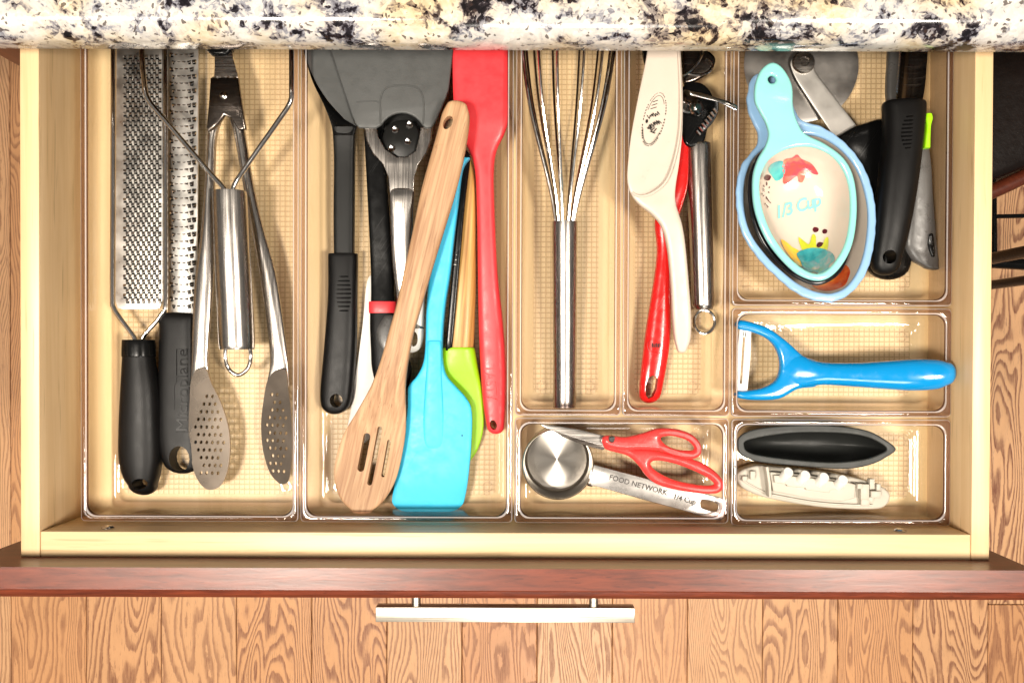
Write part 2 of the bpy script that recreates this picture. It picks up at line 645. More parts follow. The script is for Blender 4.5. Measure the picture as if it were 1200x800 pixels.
def watercolor(name, cols, scale=60):
    m, nt, b = new_mat(name)
    v = coords(nt)
    n = noise_tex(nt, v, scale, 3, 0.6, 0.3)
    k = len(cols)
    c = ramp(nt, n.outputs['Fac'], [(0.32 + 0.36 * i / max(1, k - 1), lin(c)) for i, c in enumerate(cols)])
    nt.links.new(c, b.inputs['Base Color'])
    b.inputs['Roughness'].default_value = 0.13
    b.inputs['Coat Weight'].default_value = 0.5
    return m
W_RED = watercolor('paint_coral', [(236, 84, 60), (226, 70, 84), (240, 140, 100)])
W_TEAL = watercolor('paint_teal', [(40, 136, 140), (90, 180, 176), (60, 150, 160)])
W_GREYTEAL = watercolor('paint_grey_teal', [(150, 146, 150), (60, 150, 154), (36, 124, 132)], 90)
W_YEL = watercolor('paint_yellow', [(240, 176, 40), (246, 200, 70)])
W_LIME = watercolor('paint_lime', [(170, 176, 40), (196, 200, 70)])
W_ORANGE = watercolor('paint_rust', [(196, 60, 30), (226, 110, 50), (236, 170, 60)])
W_PLUM = watercolor('paint_plum', [(60, 16, 24), (84, 24, 34)])

def granite():
    m, nt, b = new_mat('granite')
    v = coords(nt)
    wob = noise_tex(nt, v, 60, 3, 0.6)
    add = N(nt, 'ShaderNodeVectorMath', operation='MULTIPLY_ADD')
    nt.links.new(wob.outputs['Color'], add.inputs[0])
    add.inputs[1].default_value = (0.012, 0.012, 0.012)
    nt.links.new(v, add.inputs[2])
    def cells(scale):
        vo = N(nt, 'ShaderNodeTexVoronoi')
        vo.inputs['Scale'].default_value = scale
        nt.links.new(add.outputs[0], vo.inputs['Vector'])
        sp = N(nt, 'ShaderNodeSeparateColor')
        nt.links.new(vo.outputs['Color'], sp.inputs[0])
        return sp.outputs[0], sp.outputs[1]
    c1, c2 = cells(230)
    f1, f2 = cells(520)
    vein = noise_tex(nt, coords(nt, scale=(1, 1.4, 1.4), rot=(0, 0, math.radians(25))), 26, 5, 0.62, 0.9)
    val = math_n(nt, 'ADD', math_n(nt, 'MULTIPLY', vein.outputs['Fac'], 0.86), math_n(nt, 'ADD', math_n(nt, 'MULTIPLY', c1, 0.10), math_n(nt, 'MULTIPLY', f1, 0.06)))
    tone = noise_tex(nt, coords(nt, loc=(2, 5, 1)), 15, 3, 0.5, 0.4)
    cream = ramp(nt, val, [(0.38, lin((22, 17, 17))), (0.430, lin((50, 38, 34))), (0.442, lin((120, 104, 90))), (0.475, lin((152, 134, 110))), (0.495, lin((190, 170, 136))), (0.58, lin((206, 190, 160))), (0.66, lin((212, 202, 182)))])
    white = ramp(nt, val, [(0.38, lin((20, 18, 22))), (0.425, lin((46, 42, 48))), (0.437, lin((108, 106, 114))), (0.475, lin((142, 142, 148))), (0.50, lin((184, 180, 176))), (0.58, lin((200, 196, 190))), (0.66, lin((212, 208, 202)))])
    col = mix(nt, ramp(nt, tone.outputs['Fac'], [(0.38, 0.0), (0.54, 1.0)]), cream, white)
    spk = ramp(nt, f2, [(0.955, 0.0), (0.96, 0.8)])
    col = mix(nt, spk, col, lin((54, 40, 36)))
    cell_tone = ramp(nt, c2, [(0.0, 0.86), (1.0, 1.0)])  # random tone per crystal cell
    col = mix(nt, 1.0, col, cell_tone, 'MULTIPLY')
    nt.links.new(col, b.inputs['Base Color'])
    rr = ramp(nt, f1, [(0.0, 0.10), (1.0, 0.18)])
    nt.links.new(rr, b.inputs['Roughness'])
    return m
M_GRANITE = granite()

def oak():
    m, nt, b = new_mat('oak_plank')
    tc = N(nt, 'ShaderNodeTexCoord')
    oi = N(nt, 'ShaderNodeObjectInfo')
    rnd = N(nt, 'ShaderNodeVectorMath', operation='MULTIPLY_ADD')
    cmb = N(nt, 'ShaderNodeCombineXYZ')
    for i, k in enumerate((0.12, 3.0, 7.0)):
        s = math_n(nt, 'MULTIPLY', oi.outputs['Random'], k * (1 if i else 1))
        nt.links.new(s, cmb.inputs[i])
    nt.links.new(tc.outputs['Object'], rnd.inputs[0])
    rnd.inputs[1].default_value = (1, 1, 1)
    nt.links.new(cmb.outputs[0], rnd.inputs[2])
    mp = N(nt, 'ShaderNodeMapping')
    mp.inputs['Scale'].default_value = (1.0, 0.16, 1.0)
    nt.links.new(rnd.outputs[0], mp.inputs['Vector'])
    n0 = noise_tex(nt, mp.outputs['Vector'], 13, 2, 0.45, 0.2)
    r5 = math_n(nt, 'FRACT', math_n(nt, 'MULTIPLY', oi.outputs['Random'], 41.7))
    rings = math_n(nt, 'MULTIPLY', n0.outputs['Fac'], math_n(nt, 'ADD', math_n(nt, 'MULTIPLY', r5, 20.0), 18.0))
    n1 = noise_tex(nt, mp.outputs['Vector'], 150, 3, 0.6)
    rings = math_n(nt, 'ADD', rings, math_n(nt, 'MULTIPLY', n1.outputs['Fac'], 0.5))
    sx = N(nt, 'ShaderNodeSeparateXYZ')
    nt.links.new(tc.outputs['Object'], sx.inputs[0])
    r2 = math_n(nt, 'FRACT', math_n(nt, 'MULTIPLY', oi.outputs['Random'], 17.3))
    r3 = math_n(nt, 'SUBTRACT', math_n(nt, 'MULTIPLY', math_n(nt, 'POWER', r2, 3.0), 200.0), 20.0)
    rings = math_n(nt, 'ADD', rings, math_n(nt, 'MULTIPLY', sx.outputs[0], r3))
    n9 = noise_tex(nt, rnd.outputs[0], 60, 3, 0.6)
    rings = math_n(nt, 'ADD', rings, math_n(nt, 'MULTIPLY', n9.outputs['Fac'], 0.35))
    fr = math_n(nt, 'FRACT', rings)
    g = ramp(nt, fr, [(0.0, 0.1), (0.22, 0.0), (0.48, 0.12), (0.66, 0.8), (0.88, 1.0), (0.97, 0.7), (1.0, 0.1)])
    mp2 = N(nt, 'ShaderNodeMapping')
    mp2.inputs['Scale'].default_value = (900, 45, 1)
    nt.links.new(rnd.outputs[0], mp2.inputs['Vector'])
    n2 = noise_tex(nt, mp2.outputs['Vector'], 1.0, 3, 0.6)
    pores = ramp(nt, n2.outputs['Fac'], [(0.40, 1.0), (0.52, 0.68)])
    fleck = ramp(nt, n2.outputs['Fac'], [(0.30, 0.75), (0.40, 0.0)])
    r6 = math_n(nt, 'ADD', math_n(nt, 'MULTIPLY', math_n(nt, 'FRACT', math_n(nt, 'MULTIPLY', oi.outputs['Random'], 7.9)), 0.4), 0.62)
    gp = math_n(nt, 'MAXIMUM', math_n(nt, 'MULTIPLY', math_n(nt, 'MULTIPLY', g, pores), r6), fleck)
    tone = ramp(nt, oi.outputs['Random'], [(0.0, lin((218, 162, 114))), (0.5, lin((226, 177, 132))), (1.0, lin((204, 144, 96)))])
    dark = lin((116, 63, 42))
    col = mix(nt, gp, tone, dark)
    n3 = noise_tex(nt, rnd.outputs[0], 14, 3, 0.5)
    col = mix(nt, 0.2, col, ramp(nt, n3.outputs['Fac'], [(0.3, 0.6), (0.7, 1.0)]), 'MULTIPLY')
    nt.links.new(col, b.inputs['Base Color'])
    rr = ramp(nt, gp, [(0.0, 0.32), (1.0, 0.5)])
    nt.links.new(rr, b.inputs['Roughness'])
    bump(nt, b, math_n(nt, 'SUBTRACT', 1.0, gp), 0.25, 0.0006)
    return m
M_OAK = oak()

# ------------------------------------------------------------------ the floor
FZ = -0.72
fl = bpy.data.objects.new('floor', None)
bmf = bmesh.new()
box_bm(bmf, -3, 3, -3, 3, FZ - 0.02, FZ - 0.006)
fl = obj('floor', mesh_of(bmf), plastic('dark_subfloor', (58, 34, 22), 0.8), None, None)
fl['kind'] = 'structure'
PW = 88.4 * S(FZ)
X0 = P(277, 400, FZ).x
plank_me = {}
def plank(x, y0, y1):
    L = round(y1 - y0, 3)
    if L not in plank_me:
        bm = bmesh.new()
        box_bm(bm, -PW / 2 + 0.0005, PW / 2 - 0.0005, -L / 2 + 0.0005, L / 2 - 0.0005, -0.006, 0.0, 0.0012, 1)
        me = mesh_of(bm)
        me.materials.append(M_OAK)
        me.name = 'plank'
        plank_me[L] = me
    o = bpy.data.objects.new('plank', plank_me[L])
    COL.objects.link(o)
    o.parent = fl
    o.location = (x, (y0 + y1) / 2, FZ)
JY = P(1180, 708, FZ).y
for k in range(-7, 14):
    x = X0 + PW * (k + 0.5)
    rnd = random.Random(k * 13 + 5)
    if k == 10:
        joints = [-1.75, JY - 0.0, 1.4]
    else:
        j = rnd.choice([-1.05, -0.9, 0.05, 0.12]) + rnd.uniform(-0.05, 0.05)
        joints = [-1.75, j, 1.4]
        if k in (-3, -4):
            joints = [-1.75, -0.95, 1.4]
    for a, b in zip(joints, joints[1:]):
        plank(x, a, b)

# ------------------------------------------------------------------ granite worktop and cabinet
CZ0, CZ1 = 0.110, 0.142
CY = P(600, 61.5, CZ0).y
def countertop():
    prof = [(CY + 0.5, CZ0), (CY + 0.004, CZ0), (CY + 0.001, CZ0 + 0.0012), (CY, CZ0 + 0.004)]
    R = 0.016
    for k in range(0, 9):
        t = math.radians(90 * k / 8)
        prof.append((CY + R - R * math.cos(t), CZ1 - R + R * math.sin(t)))
    prof.append((CY + 0.5, CZ1))
    bm = bmesh.new()
    xs = [-1.0, 1.0]
    rings = [[bm.verts.new((x, y, z)) for (y, z) in prof] for x in xs]
    n = len(prof)
    for i in range(n):
        bm.faces.new((rings[0][i], rings[0][(i + 1) % n], rings[1][(i + 1) % n], rings[1][i]))
    bm.faces.new(rings[0])
    bm.faces.new(list(reversed(rings[1])))
    return mesh_of(bm)
ct = obj('granite_countertop', countertop(), M_GRANITE, None, 30)
ct['label'] = 'polished cream granite countertop with black veins above the open drawer'
ct['category'] = 'countertop'

FY = CY + 0.030                    # front face of the cabinet frame
cab = thing('base_cabinet', 'dark cherry wood base cabinet under the granite countertop', 'cabinet', (0, FY + 0.2, FZ))
XL, XR = -0.425, 0.360
obj('stile', box(XL, XL + 0.036, FY, FY + 0.019, FZ + 0.09, CZ0 - 0.001, 0.001), M_CABINET, cab)
obj('stile', box(XR - 0.016, XR, FY, FY + 0.019, FZ + 0.09, CZ0 - 0.001, 0.001), M_CABINET, cab)
obj('rail', box(XL + 0.036, XR - 0.016, FY, FY + 0.019, CZ0 - 0.012, CZ0 - 0.001, 0.001), M_CABINET, cab)
obj('door', box(XL + 0.036, XR - 0.016, FY + 0.001, FY + 0.019, FZ + 0.09, -0.04, 0.001), M_CABINET, cab)
obj('side_panel', box(XL, XL + 0.018, FY + 0.019, FY + 0.45, FZ + 0.09, CZ0 - 0.001, 0.0), M_CABINET, cab)
obj('side_panel', box(XR - 0.016, XR, FY + 0.019, FY + 0.45, FZ + 0.09, CZ0 - 0.001, 0.0), M_CABINET, cab)
obj('back_panel', box(XL + 0.018, XR - 0.016, FY + 0.43, FY + 0.45, FZ + 0.09, CZ0 - 0.001, 0.0), M_CABINET, cab)

# ------------------------------------------------------------------ the drawer
RZ = 0.072
dx0, dx1 = P(23.5, 360, RZ).x, P(1162, 360, RZ).x
ix0, ix1 = P(46, 360, RZ).x, P(1140.5, 360, RZ).x
iy0 = P(600, 624.3, RZ).y           # inner face of the front wall
oy0 = P(600, 655.5, RZ).y           # outer face of the front wall
BY = CY + 0.27
dr = thing('kitchen_drawer_unit', 'open pale maple kitchen drawer with dark cherry front and bar pull', 'drawer', (0, 0, -0.014))
obj('side_wall', box(dx0, ix0, oy0 + 0.0005, BY, -0.012, RZ, 0.0009), M_MAPLE, dr, label='left pale maple side wall of the drawer')
obj('side_wall', box(ix1, dx1, oy0 + 0.0005, BY, -0.012, RZ, 0.0009), M_MAPLE, dr, label='right pale maple side wall of the drawer')
obj('front_wall', box(ix0 + 0.0002, ix1 - 0.0002, oy0, iy0, -0.012, RZ - 0.0006, 0.0009), M_MAPLE_X, dr)
obj('back_wall', box(ix0 + 0.0002, ix1 - 0.0002, BY - 0.014, BY, -0.012, RZ - 0.001, 0.0009), M_MAPLE_X, dr)
obj('bottom_panel', box(ix0 - 0.004, ix1 + 0.004, iy0 - 0.004, BY - 0.010, -0.006, 0.0), M_MAPLE_FLOOR, dr)
# drawer front: rises above the box, routed front edge
PZ = 0.102
py0 = P(600, 666.0, PZ).y
py1 = P(600, 693.5, PZ).y
def front_panel():
    pr = [(py0, PZ), (py1 + 0.001, PZ), (py1, PZ - 0.0008), (py1 - 0.0004, PZ - 0.0022), (py1 - 0.0016, PZ - 0.0026), (py1 - 0.0034, PZ - 0.0034),
          (py1 - 0.0052, PZ - 0.0056), (py1 - 0.0058, PZ - 0.0080), (py1 - 0.0066, PZ - 0.0084), (py1 - 0.0068, PZ - 0.010),
          (py1 - 0.0068, PZ - 0.150), (py0, PZ - 0.150)]
    x0, x1 = -0.4035, 0.3555
    bm = bmesh.new()
    rings = [[bm.verts.new((x, y, z)) for (y, z) in pr] for x in (x0, x1)]
    n = len(pr)
    for i in range(n):
        bm.faces.new((rings[0][i], rings[0][(i + 1) % n], rings[1][(i + 1) % n], rings[1][i]))
    bm.faces.new(rings[0])
    bm.faces.new(list(reversed(rings[1])))
    return mesh_of(bm)
obj('front_panel', front_panel(), M_CHERRY, dr, 25, label='dark cherry drawer front with routed edge')
# bar pull
HZ = 0.036
hy1 = P(600, 711.5, HZ).y
hy0 = P(600, 729.0, HZ).y
pull = obj('pull_handle', box(P(440, 715, HZ).x, P(744, 715, HZ).x, hy0, hy1, HZ - 0.011, HZ, 0.0006), M_NICKEL, dr, 30, label='brushed nickel bar pull')
for px in (488, 695.5):
    q = P(px, 700, HZ - 0.006)
    obj('post', lathe([(0, 0), (0.0036, 0), (0.0036, 0.034), (0, 0.034)], (q.x, hy1 - 0.0005, HZ - 0.0055), (0, 1, 0), 20), M_NICKEL, pull, 30)
for px, py in ((125, 616), (1056, 622)):
    q = P(px, py, 0.062)
    s = obj('screw', lathe([(0, 0), (0.0046, 0), (0.0046, 0.0006), (0.0036, 0.0016), (0.0018, 0.0022), (0, 0.0023)], (q.x, iy0, 0.060), (0, 1, 0), 20), M_CHROME, dr, 40)

# ------------------------------------------------------------------ clear trays
TZ = 0.044
def rrect(x0, x1, y0, y1, r, n=5):
    out = []
    for cx, cy, a0 in ((x1 - r, y1 - r, 0), (x0 + r, y1 - r, 90), (x0 + r, y0 + r, 180), (x1 - r, y0 + r, 270)):
        for k in range(n + 1):
            t = math.radians(a0 + 90 * k / n)
            out.append((cx + r * math.cos(t), cy + r * math.sin(t)))
    return out

def tray(pl, pr, pt, pb, label):
    x0 = P(pl, 330, TZ).x
    x1 = P(pr, 330, TZ).x
    xc = (pl + pr) / 2
    y1 = P(xc, pt, TZ).y
    y0 = P(xc, pb, TZ).y
    t = thing('clear_tray', label, 'tray', ((x0 + x1) / 2, (y0 + y1) / 2, 0.0004), 'clear plastic trays lining the drawer')
    z0 = 0.0006
    bm = bmesh.new()
    outer = [(0.0008, TZ, 0.0028), (0.0002, TZ - 0.0006, 0.0030), (0.0, TZ - 0.0016, 0.0032), (0.0016, 0.012, 0.0050), (0.0026, 0.006, 0.006), (0.0050, 0.0022, 0.0065), (0.0090, z0, 0.006)]
    inner = [(0.0036, TZ, 0.0075), (0.0045, TZ - 0.0006, 0.0080), (0.0050, TZ - 0.0018, 0.0085), (0.0060, 0.014, 0.0085), (0.0070, 0.0085, 0.0080), (0.0090, 0.0050, 0.0070), (0.0116, 0.0040, 0.0064), (0.0130, 0.0038, 0.006), (0.0136, 0.0030, 0.006), (0.0142, 0.0028, 0.006)]
    def ring(ins, z, rad):
        return [bm.verts.new((x, y, z)) for x, y in rrect(x0 + ins, x1 - ins, y0 + ins, y1 - ins, rad)]
    ro = [ring(*a) for a in outer]
    ri = [ring(*a) for a in inner]
    n = len(ro[0])
    rimfaces = []
    def bridge(a, b):
        return [bm.faces.new((a[i], a[(i + 1) % n], b[(i + 1) % n], b[i])) for i in range(n)]
    for f in bridge(ro[0], ri[0]):
        f.material_index = 3
    pale = bridge(ri[0], ri[1]) + bridge(ro[0], ro[1])
    rf = bridge(ro[1], ro[2]) + bridge(ri[1], ri[2])
    for rs in (ro[2:], ri[2:]):
        for a, b in zip(rs, rs[1:]):
            bridge(a, b)
    bm.faces.new(ro[-1])
    for f in rf:
        f.material_index = 1
    for f in pale:
        f.material_index = 2
    me = mesh_of(bm)
    o = obj('wall', me, None, t, 50)
    me.materials.append(M_ACR)
    me.materials.append(M_RIM)
    me.materials.append(M_EDGE)
    me.materials.append(M_TOP)
    bm = bmesh.new()
    bm.faces.new([bm.verts.new((x, y, 0.0028)) for x, y in rrect(x0 + 0.0142, x1 - 0.0142, y0 + 0.0142, y1 - 0.0142, 0.006)])
    obj('base', mesh_of(bm), M_GRID, t, None)
    for sx, sy in ((-1, -1), (1, -1), (-1, 1), (1, 1)):
        cx = (x0 + 0.021) if sx < 0 else (x1 - 0.021)
        cy = (y0 + 0.021) if sy < 0 else (y1 - 0.021)
        pts = [(cx + 0.0038 * math.cos(2 * math.pi * k / 20), cy + 0.0038 * math.sin(2 * math.pi * k / 20), 0.0029) for k in range(20)]
        obj('foot_ring', tube(pts, 0.0006, 6, True, True), M_ACR, t)
    return t

YT = -12
tray(94, 350, YT, 611, 'wide clear tray at far left holding graters, tongs and masher')
tray(352, 601.5, YT, 612, 'wide clear tray crowded with spatulas and wooden spoon')
tray(604, 728, YT, 487, 'narrow clear tray holding the whisk')
tray(730, 856, YT, 487.5, 'narrow clear tray holding can opener and cream scoop')
tray(603.5, 855.5, 489.5, 613, 'short clear tray holding the red scissors')
tray(858, 1116, YT, 358.5, 'clear tray holding the ceramic measuring cups')
tray(858, 1116, 361, 488.5, 'short clear tray holding the blue peeler')
tray(858, 1116, 491, 616, 'short clear tray holding the dark hull and ivory ship')
BZ = 0.0034                        # top of a tray's base

# ================================================================== tray at far left
def rows_teeth(x0, x1, y0, y1, cols, pitch_y, z, w, h, depth, stagger=True):
    """small scoop-shaped teeth standing out of a grater blade, one joined part"""
    bm = bmesh.new()
    k = 0
    y = y0
    px = (x1 - x0) / cols
    rnd = random.Random(3)
    while y < y1:
        off = 0.25 if (k % 2 and stagger) else -0.25
        for c in range(cols):
            cx = x0 + px * (c + 0.5 + off)
            q = P(cx, y, z)
            a = w * S(z) / 2
            b = h * S(z) / 2
            zb, zt = z - 0.0002, z + depth * rnd.uniform(0.85, 1.1)
            pts = [(-a, b, zb), (a, b, zb), (a * 0.8, -b * 0.2, zt), (-a * 0.8, -b * 0.2, zt), (-a * 0.9, -b, zb), (a * 0.9, -b, zb), (0, -b * 0.5, zt * 1.0)]
            v = [bm.verts.new((q.x + p[0], q.y + p[1], p[2])) for p in pts]
            bm.faces.new((v[0], v[1], v[2], v[3]))
            bm.faces.new((v[0], v[3], v[4]))
            bm.faces.new((v[1], v[5], v[2]))
            bm.faces.new((v[3], v[2], v[6]))
            bm.faces.new((v[4], v[3], v[6]))
            bm.faces.new((v[2], v[5], v[6]))
        y += pitch_y
        k += 1
    return mesh_of(bm)

def tooth_slits(x0, x1, y0, y1, cols, pitch_y, z, w, h, stagger=True):
    bm = bmesh.new()
    k, y, px = 0, y0, (x1 - x0) / cols
    while y < y1:
        off = 0.25 if (k % 2 and stagger) else -0.25
        for c in range(cols):
            q = P(x0 + px * (c + 0.5 + off), y + h * 0.62, z)
            a, b = w * S(z) / 2, h * S(z) * 0.22
            bm.faces.new([bm.verts.new((q.x + i * a, q.y + j * b, z)) for i, j in ((-1, -1), (1, -1), (1, 1), (-1, 1))])
        y += pitch_y
        k += 1
    return mesh_of(bm)

g = thing('hand_grater', 'coarse flat steel grater with smooth black handle at far left', 'grater', P(162, 330, BZ))
gz = 0.020
obj('blade', plate([(137, 20), (190, 20), (191, 200), (190.5, 352), (187, 361), (180, 362.5), (145, 362.5), (138, 361), (135.5, 352), (136, 200)], gz, 0.0012, 0.0003, smooth=False), M_GRATER, g, 30)
obj('teeth', rows_teeth(145, 189, 66, 352, 7, 5.6, gz + 0.0006, 4.2, 4.6, 0.0015), M_CHROME, g, None, kind='stuff')
obj('slit', tooth_slits(145, 189, 66, 352, 7, 5.6, gz + 0.00075, 3.8, 4.6), M_BLACKGLOSS, g, None, kind='stuff')
obj('frame', tube(spline([(132.5, 10, gz), (132.5, 120, gz), (132, 240, gz), (131.5, 345, gz), (133, 360, gz), (141, 373, gz), (153, 389, gz), (158.5, 398, gz), (159, 412, gz)], 4), 0.0018, 10), M_CHROME, g)
obj('frame', tube(spline([(194, 10, gz), (194, 120, gz), (194, 240, gz), (194, 350, gz), (190, 367, gz), (181, 379, gz), (171, 390, gz), (166.5, 398, gz), (166, 412, gz)], 4), 0.0018, 10), M_CHROME, g)
hd = obj('handle', loft([H(398.5, 146, 179, gz, 0.019), H(401, 145, 180, gz, 0.0205), H(420, 144.5, 181, gz, 0.021), H(455, 142.5, 186, gz, 0.0215), H(500, 140.5, 188.5, gz - 0.002, 0.0225), H(535, 140.5, 189.5, gz - 0.004, 0.023), H(556, 145, 187, gz - 0.005, 0.022), H(566, 151, 184, gz - 0.0055, 0.021)], 2.3, 4, 0.05, 0.85), M_BLACK, g, 50)
cut(hd, ell(166, 566, 9, 6.5, -10), gz)
obj('collar', loft([H(398, 145.5, 179.5, gz, 0.0203), H(400, 144.3, 180.7, gz, 0.0216), H(416, 143.8, 181.6, gz, 0.0218), H(418, 144.2, 181.2, gz, 0.0212)], 2.3, 3), M_BLACKGLOSS, g, 50)

g = thing('rasp_grater', 'narrow fine rasp grater with stamped black handle beside tongs', 'grater', P(211, 330, BZ))
gz = 0.013
obj('blade', loft([H(15, 195, 233, gz, 0.0016, -0.0025), H(200, 195.5, 232.5, gz, 0.0016, -0.0025), H(370, 197, 231, gz, 0.0016, -0.0025)], 8, 6), M_GRATER, g, 30)
obj('teeth', rows_teeth(200, 229, 64, 364, 5, 8.4, gz + 0.0022, 5.0, 5.0, 0.0013), M_CHROME, g, None, kind='stuff')
obj('slit', tooth_slits(200, 229, 64, 364, 5, 8.4, gz + 0.0028, 3.6, 4.0), M_BLACKGLOSS, g, None, kind='stuff')
hd = obj('handle', loft([H(368, 187.5, 228, gz, 0.013), H(372, 187, 230, gz, 0.016), H(385, 189, 230, gz, 0.017), H(420, 188, 231, gz, 0.017), H(460, 187, 232, gz, 0.017), H(500, 187, 234, gz, 0.017), H(520, 188, 236, gz, 0.017), H(538, 192, 236, gz, 0.016)], 4, 4, 0.1, 0.75), M_BLACK, g, 45)
cut(hd, ell(214.5, 536, 12, 15), gz)
obj('lettering', text_mesh('Microplane', 214, 457, 14, 90, gz + 0.0086, 0.0003, 0.0, None, 1.0, 1.12), M_BLACKGLOSS, g, None)
obj('panel_edge', tube([(206, 506, gz + 0.0086), (224, 506, gz + 0.0086), (224, 409, gz + 0.0086), (207, 409, gz + 0.0086), (207, 448, gz + 0.0086), (204.5, 451, gz + 0.0086), (204.5, 480, gz + 0.0086)], 0.0003, 6), M_BLACKGLOSS, g)

# tongs
g = thing('kitchen_tongs', 'steel locking tongs with perforated paddle ends', 'tongs', P(275, 320, BZ))
tz = 0.027
def holes_in(cx, cy, rows):
    out = []
    for y, xs in rows:
        for x in xs:
            out.append(ell(x, y, 1.7, 2.2, 20, 8))
    return out
def bend(me, cx):
    c = P(cx, 510, tz)
    for v in me.vertices:
        v.co.z += (v.co.x - c.x) * (0.16 if cx < 300 else 0.30) + (v.co.y - c.y) * 0.05
    return me
# arms: channel-shaped strips
def arm(pts_l, pts_r, z0, z1, h=0.004):
    n = len(pts_l)
    rows = []
    for i, ((xl, yl), (xr, yr)) in enumerate(zip(pts_l, pts_r)):
        t = i / (n - 1)
        k = max(0.0, 1 - t) ** 0.5
        rows.append((xl, yl, xr, yr, z0 + (z1 - z0) * t - (0.0015 if i == n - 1 else 0), h * (0.5 + 0.5 * k), -0.0035 * k))
    return loft(rows, 7, 4)
obj('arm', arm([(249, 92), (248.5, 110), (245, 140), (243, 175), (240, 225), (235, 280), (229, 325), (225.5, 390), (224.5, 432), (223, 455)],
               [(265, 92), (264.5, 110), (260, 140), (254, 162), (252, 205), (252, 270), (250.5, 325), (246, 390), (244, 428), (250, 452)], tz, tz - 0.006), M_STEEL_V, g, 45)
obj('arm', arm([(266, 92), (266, 110), (268, 136), (274, 155), (283, 205), (293, 260), (304, 320), (313, 380), (317, 425), (311, 455)],
               [(279, 92), (281, 110), (285, 140), (289, 165), (297, 215), (308, 265), (323, 320), (333, 385), (338, 425), (339, 452)], tz, tz - 0.006), M_STEEL_V, g, 45)
rowsL = []
for i, y in enumerate(range(464, 562, 9)):
    a = 0.5 + 0.5 * math.cos((y - 512) / 75 * math.pi)
    xs = [246 + (k - 2.5) * 7.0 + (3.5 if i % 2 else 0) - (y - 510) * 0.02 for k in range(6)]
    c = 246
    hw = 21 * math.sqrt(max(0.0, 1 - ((y - 512) / 58) ** 2))
    rowsL.append((y, [x for x in xs if abs(x - c) < hw - 3]))
obj('paddle', bend(plate([(224, 446), (222, 470), (220, 500), (221, 530), (227, 556), (236, 570), (246, 574), (258, 569), (267, 552), (271, 525), (269, 498), (260, 470), (249, 448), (243, 432), (232, 432)], tz - 0.004, 0.0022, 0.0, holes_in(0, 0, rowsL)), 246), M_PADDLE, g, 28)
rowsR = []
for i, y in enumerate(range(462, 556, 9)):
    xs = [326 + (k - 2) * 7.0 + (3.5 if i % 2 else 0) for k in range(6)]
    hw = 17 * math.sqrt(max(0.0, 1 - ((y - 508) / 56) ** 2))
    rowsR.append((y, [x for x in xs if abs(x - 325.5) < hw - 3]))
obj('paddle', bend(plate([(314, 446), (308, 470), (304.5, 500), (307, 530), (315, 554), (325, 565), (332, 567), (339, 562), (343, 540), (344, 510), (343, 480), (340, 455), (337, 434), (324, 434)], tz - 0.004, 0.0022, 0.0, holes_in(0, 0, rowsR)), 325), M_PADDLE, g, 28)
obj('hinge_plate', plate([(247.5, 92), (280, 92), (284, 122), (289, 152), (281, 154), (272, 140), (264, 136), (257, 146), (245, 156), (243, 150), (246, 118)], tz + 0.0035, 0.005, 0.0014, smooth=False), M_DARKSTEEL, g, 35)
q = P(262, 112, tz + 0.006)
obj('rivet', lathe([(0, 0.0016), (0.0016, 0.0014), (0.0028, 0.0006), (0.0031, -0.0006), (0, -0.0006)], q, (0, 0, 1), 20), M_CHROME, g)
obj('lock_strap', plate([(252, 50), (272, 50), (273, 68), (279, 88), (279, 94), (251, 94), (252, 80)], tz + 0.001, 0.002, 0.0005, smooth=False), M_STEEL, g, 30)
obj('lock_ring', loft([(239, 46, 277, 46, tz, 0.010), (240, 56, 276, 56, tz, 0.010), (247, 64, 270, 64, tz, 0.009)], 3, 4, 0.4, 0.3), M_BLACKGLOSS, g)

# masher
g = thing('potato_masher', 'steel masher with round handle and two bent wires over tongs', 'masher', P(276, 300, BZ))
mz = 0.046
obj('handle', loft([H(227.5, 250.5, 288.5, mz, 0.022), H(230, 249.8, 289.2, mz, 0.0232), H(300, 252, 293, mz - 0.004, 0.0245), H(360, 255, 296, mz - 0.008, 0.025), H(404, 257, 298, mz - 0.010, 0.0252), H(409, 259, 296, mz - 0.010, 0.023)], 2, 4, 0.02, 0.12), M_STEEL_V, g, 45)
obj('wire', tube(spline([(166, 10, 0.052), (166.5, 62, 0.053), (169, 95, 0.053), (174, 117, 0.052), (196, 144, 0.050), (224, 177, 0.048), (248, 205, mz), (261, 219, mz), (265.5, 229, mz), (266, 240, mz)], 4), 0.0019, 10), M_CHROME, g)
obj('wire', tube(spline([(341, 10, 0.052), (341.5, 62, 0.053), (341.5, 100, 0.053), (340, 120, 0.052), (326, 142, 0.050), (305, 172, 0.048), (284, 202, mz), (275, 216, mz), (271.5, 229, mz), (271.5, 240, mz)], 4), 0.0019, 10), M_CHROME, g)
obj('head', tube(spline([(166, 10, 0.052), (170, -8, 0.045), (200, -14, 0.03), (250, -16, 0.02), (300, -14, 0.03), (338, -8, 0.045), (341, 10, 0.052)], 4), 0.0019, 10), M_CHROME, g)
lz = mz - 0.012
obj('hanging_loop', tube(spline([(265, 404, lz), (264, 418, lz), (268, 432, lz - 0.002), (279, 439.5, lz - 0.003), (290, 432, lz - 0.002), (294, 418, lz), (292, 404, lz)], 4), 0.0016, 10), M_CHROME, g)

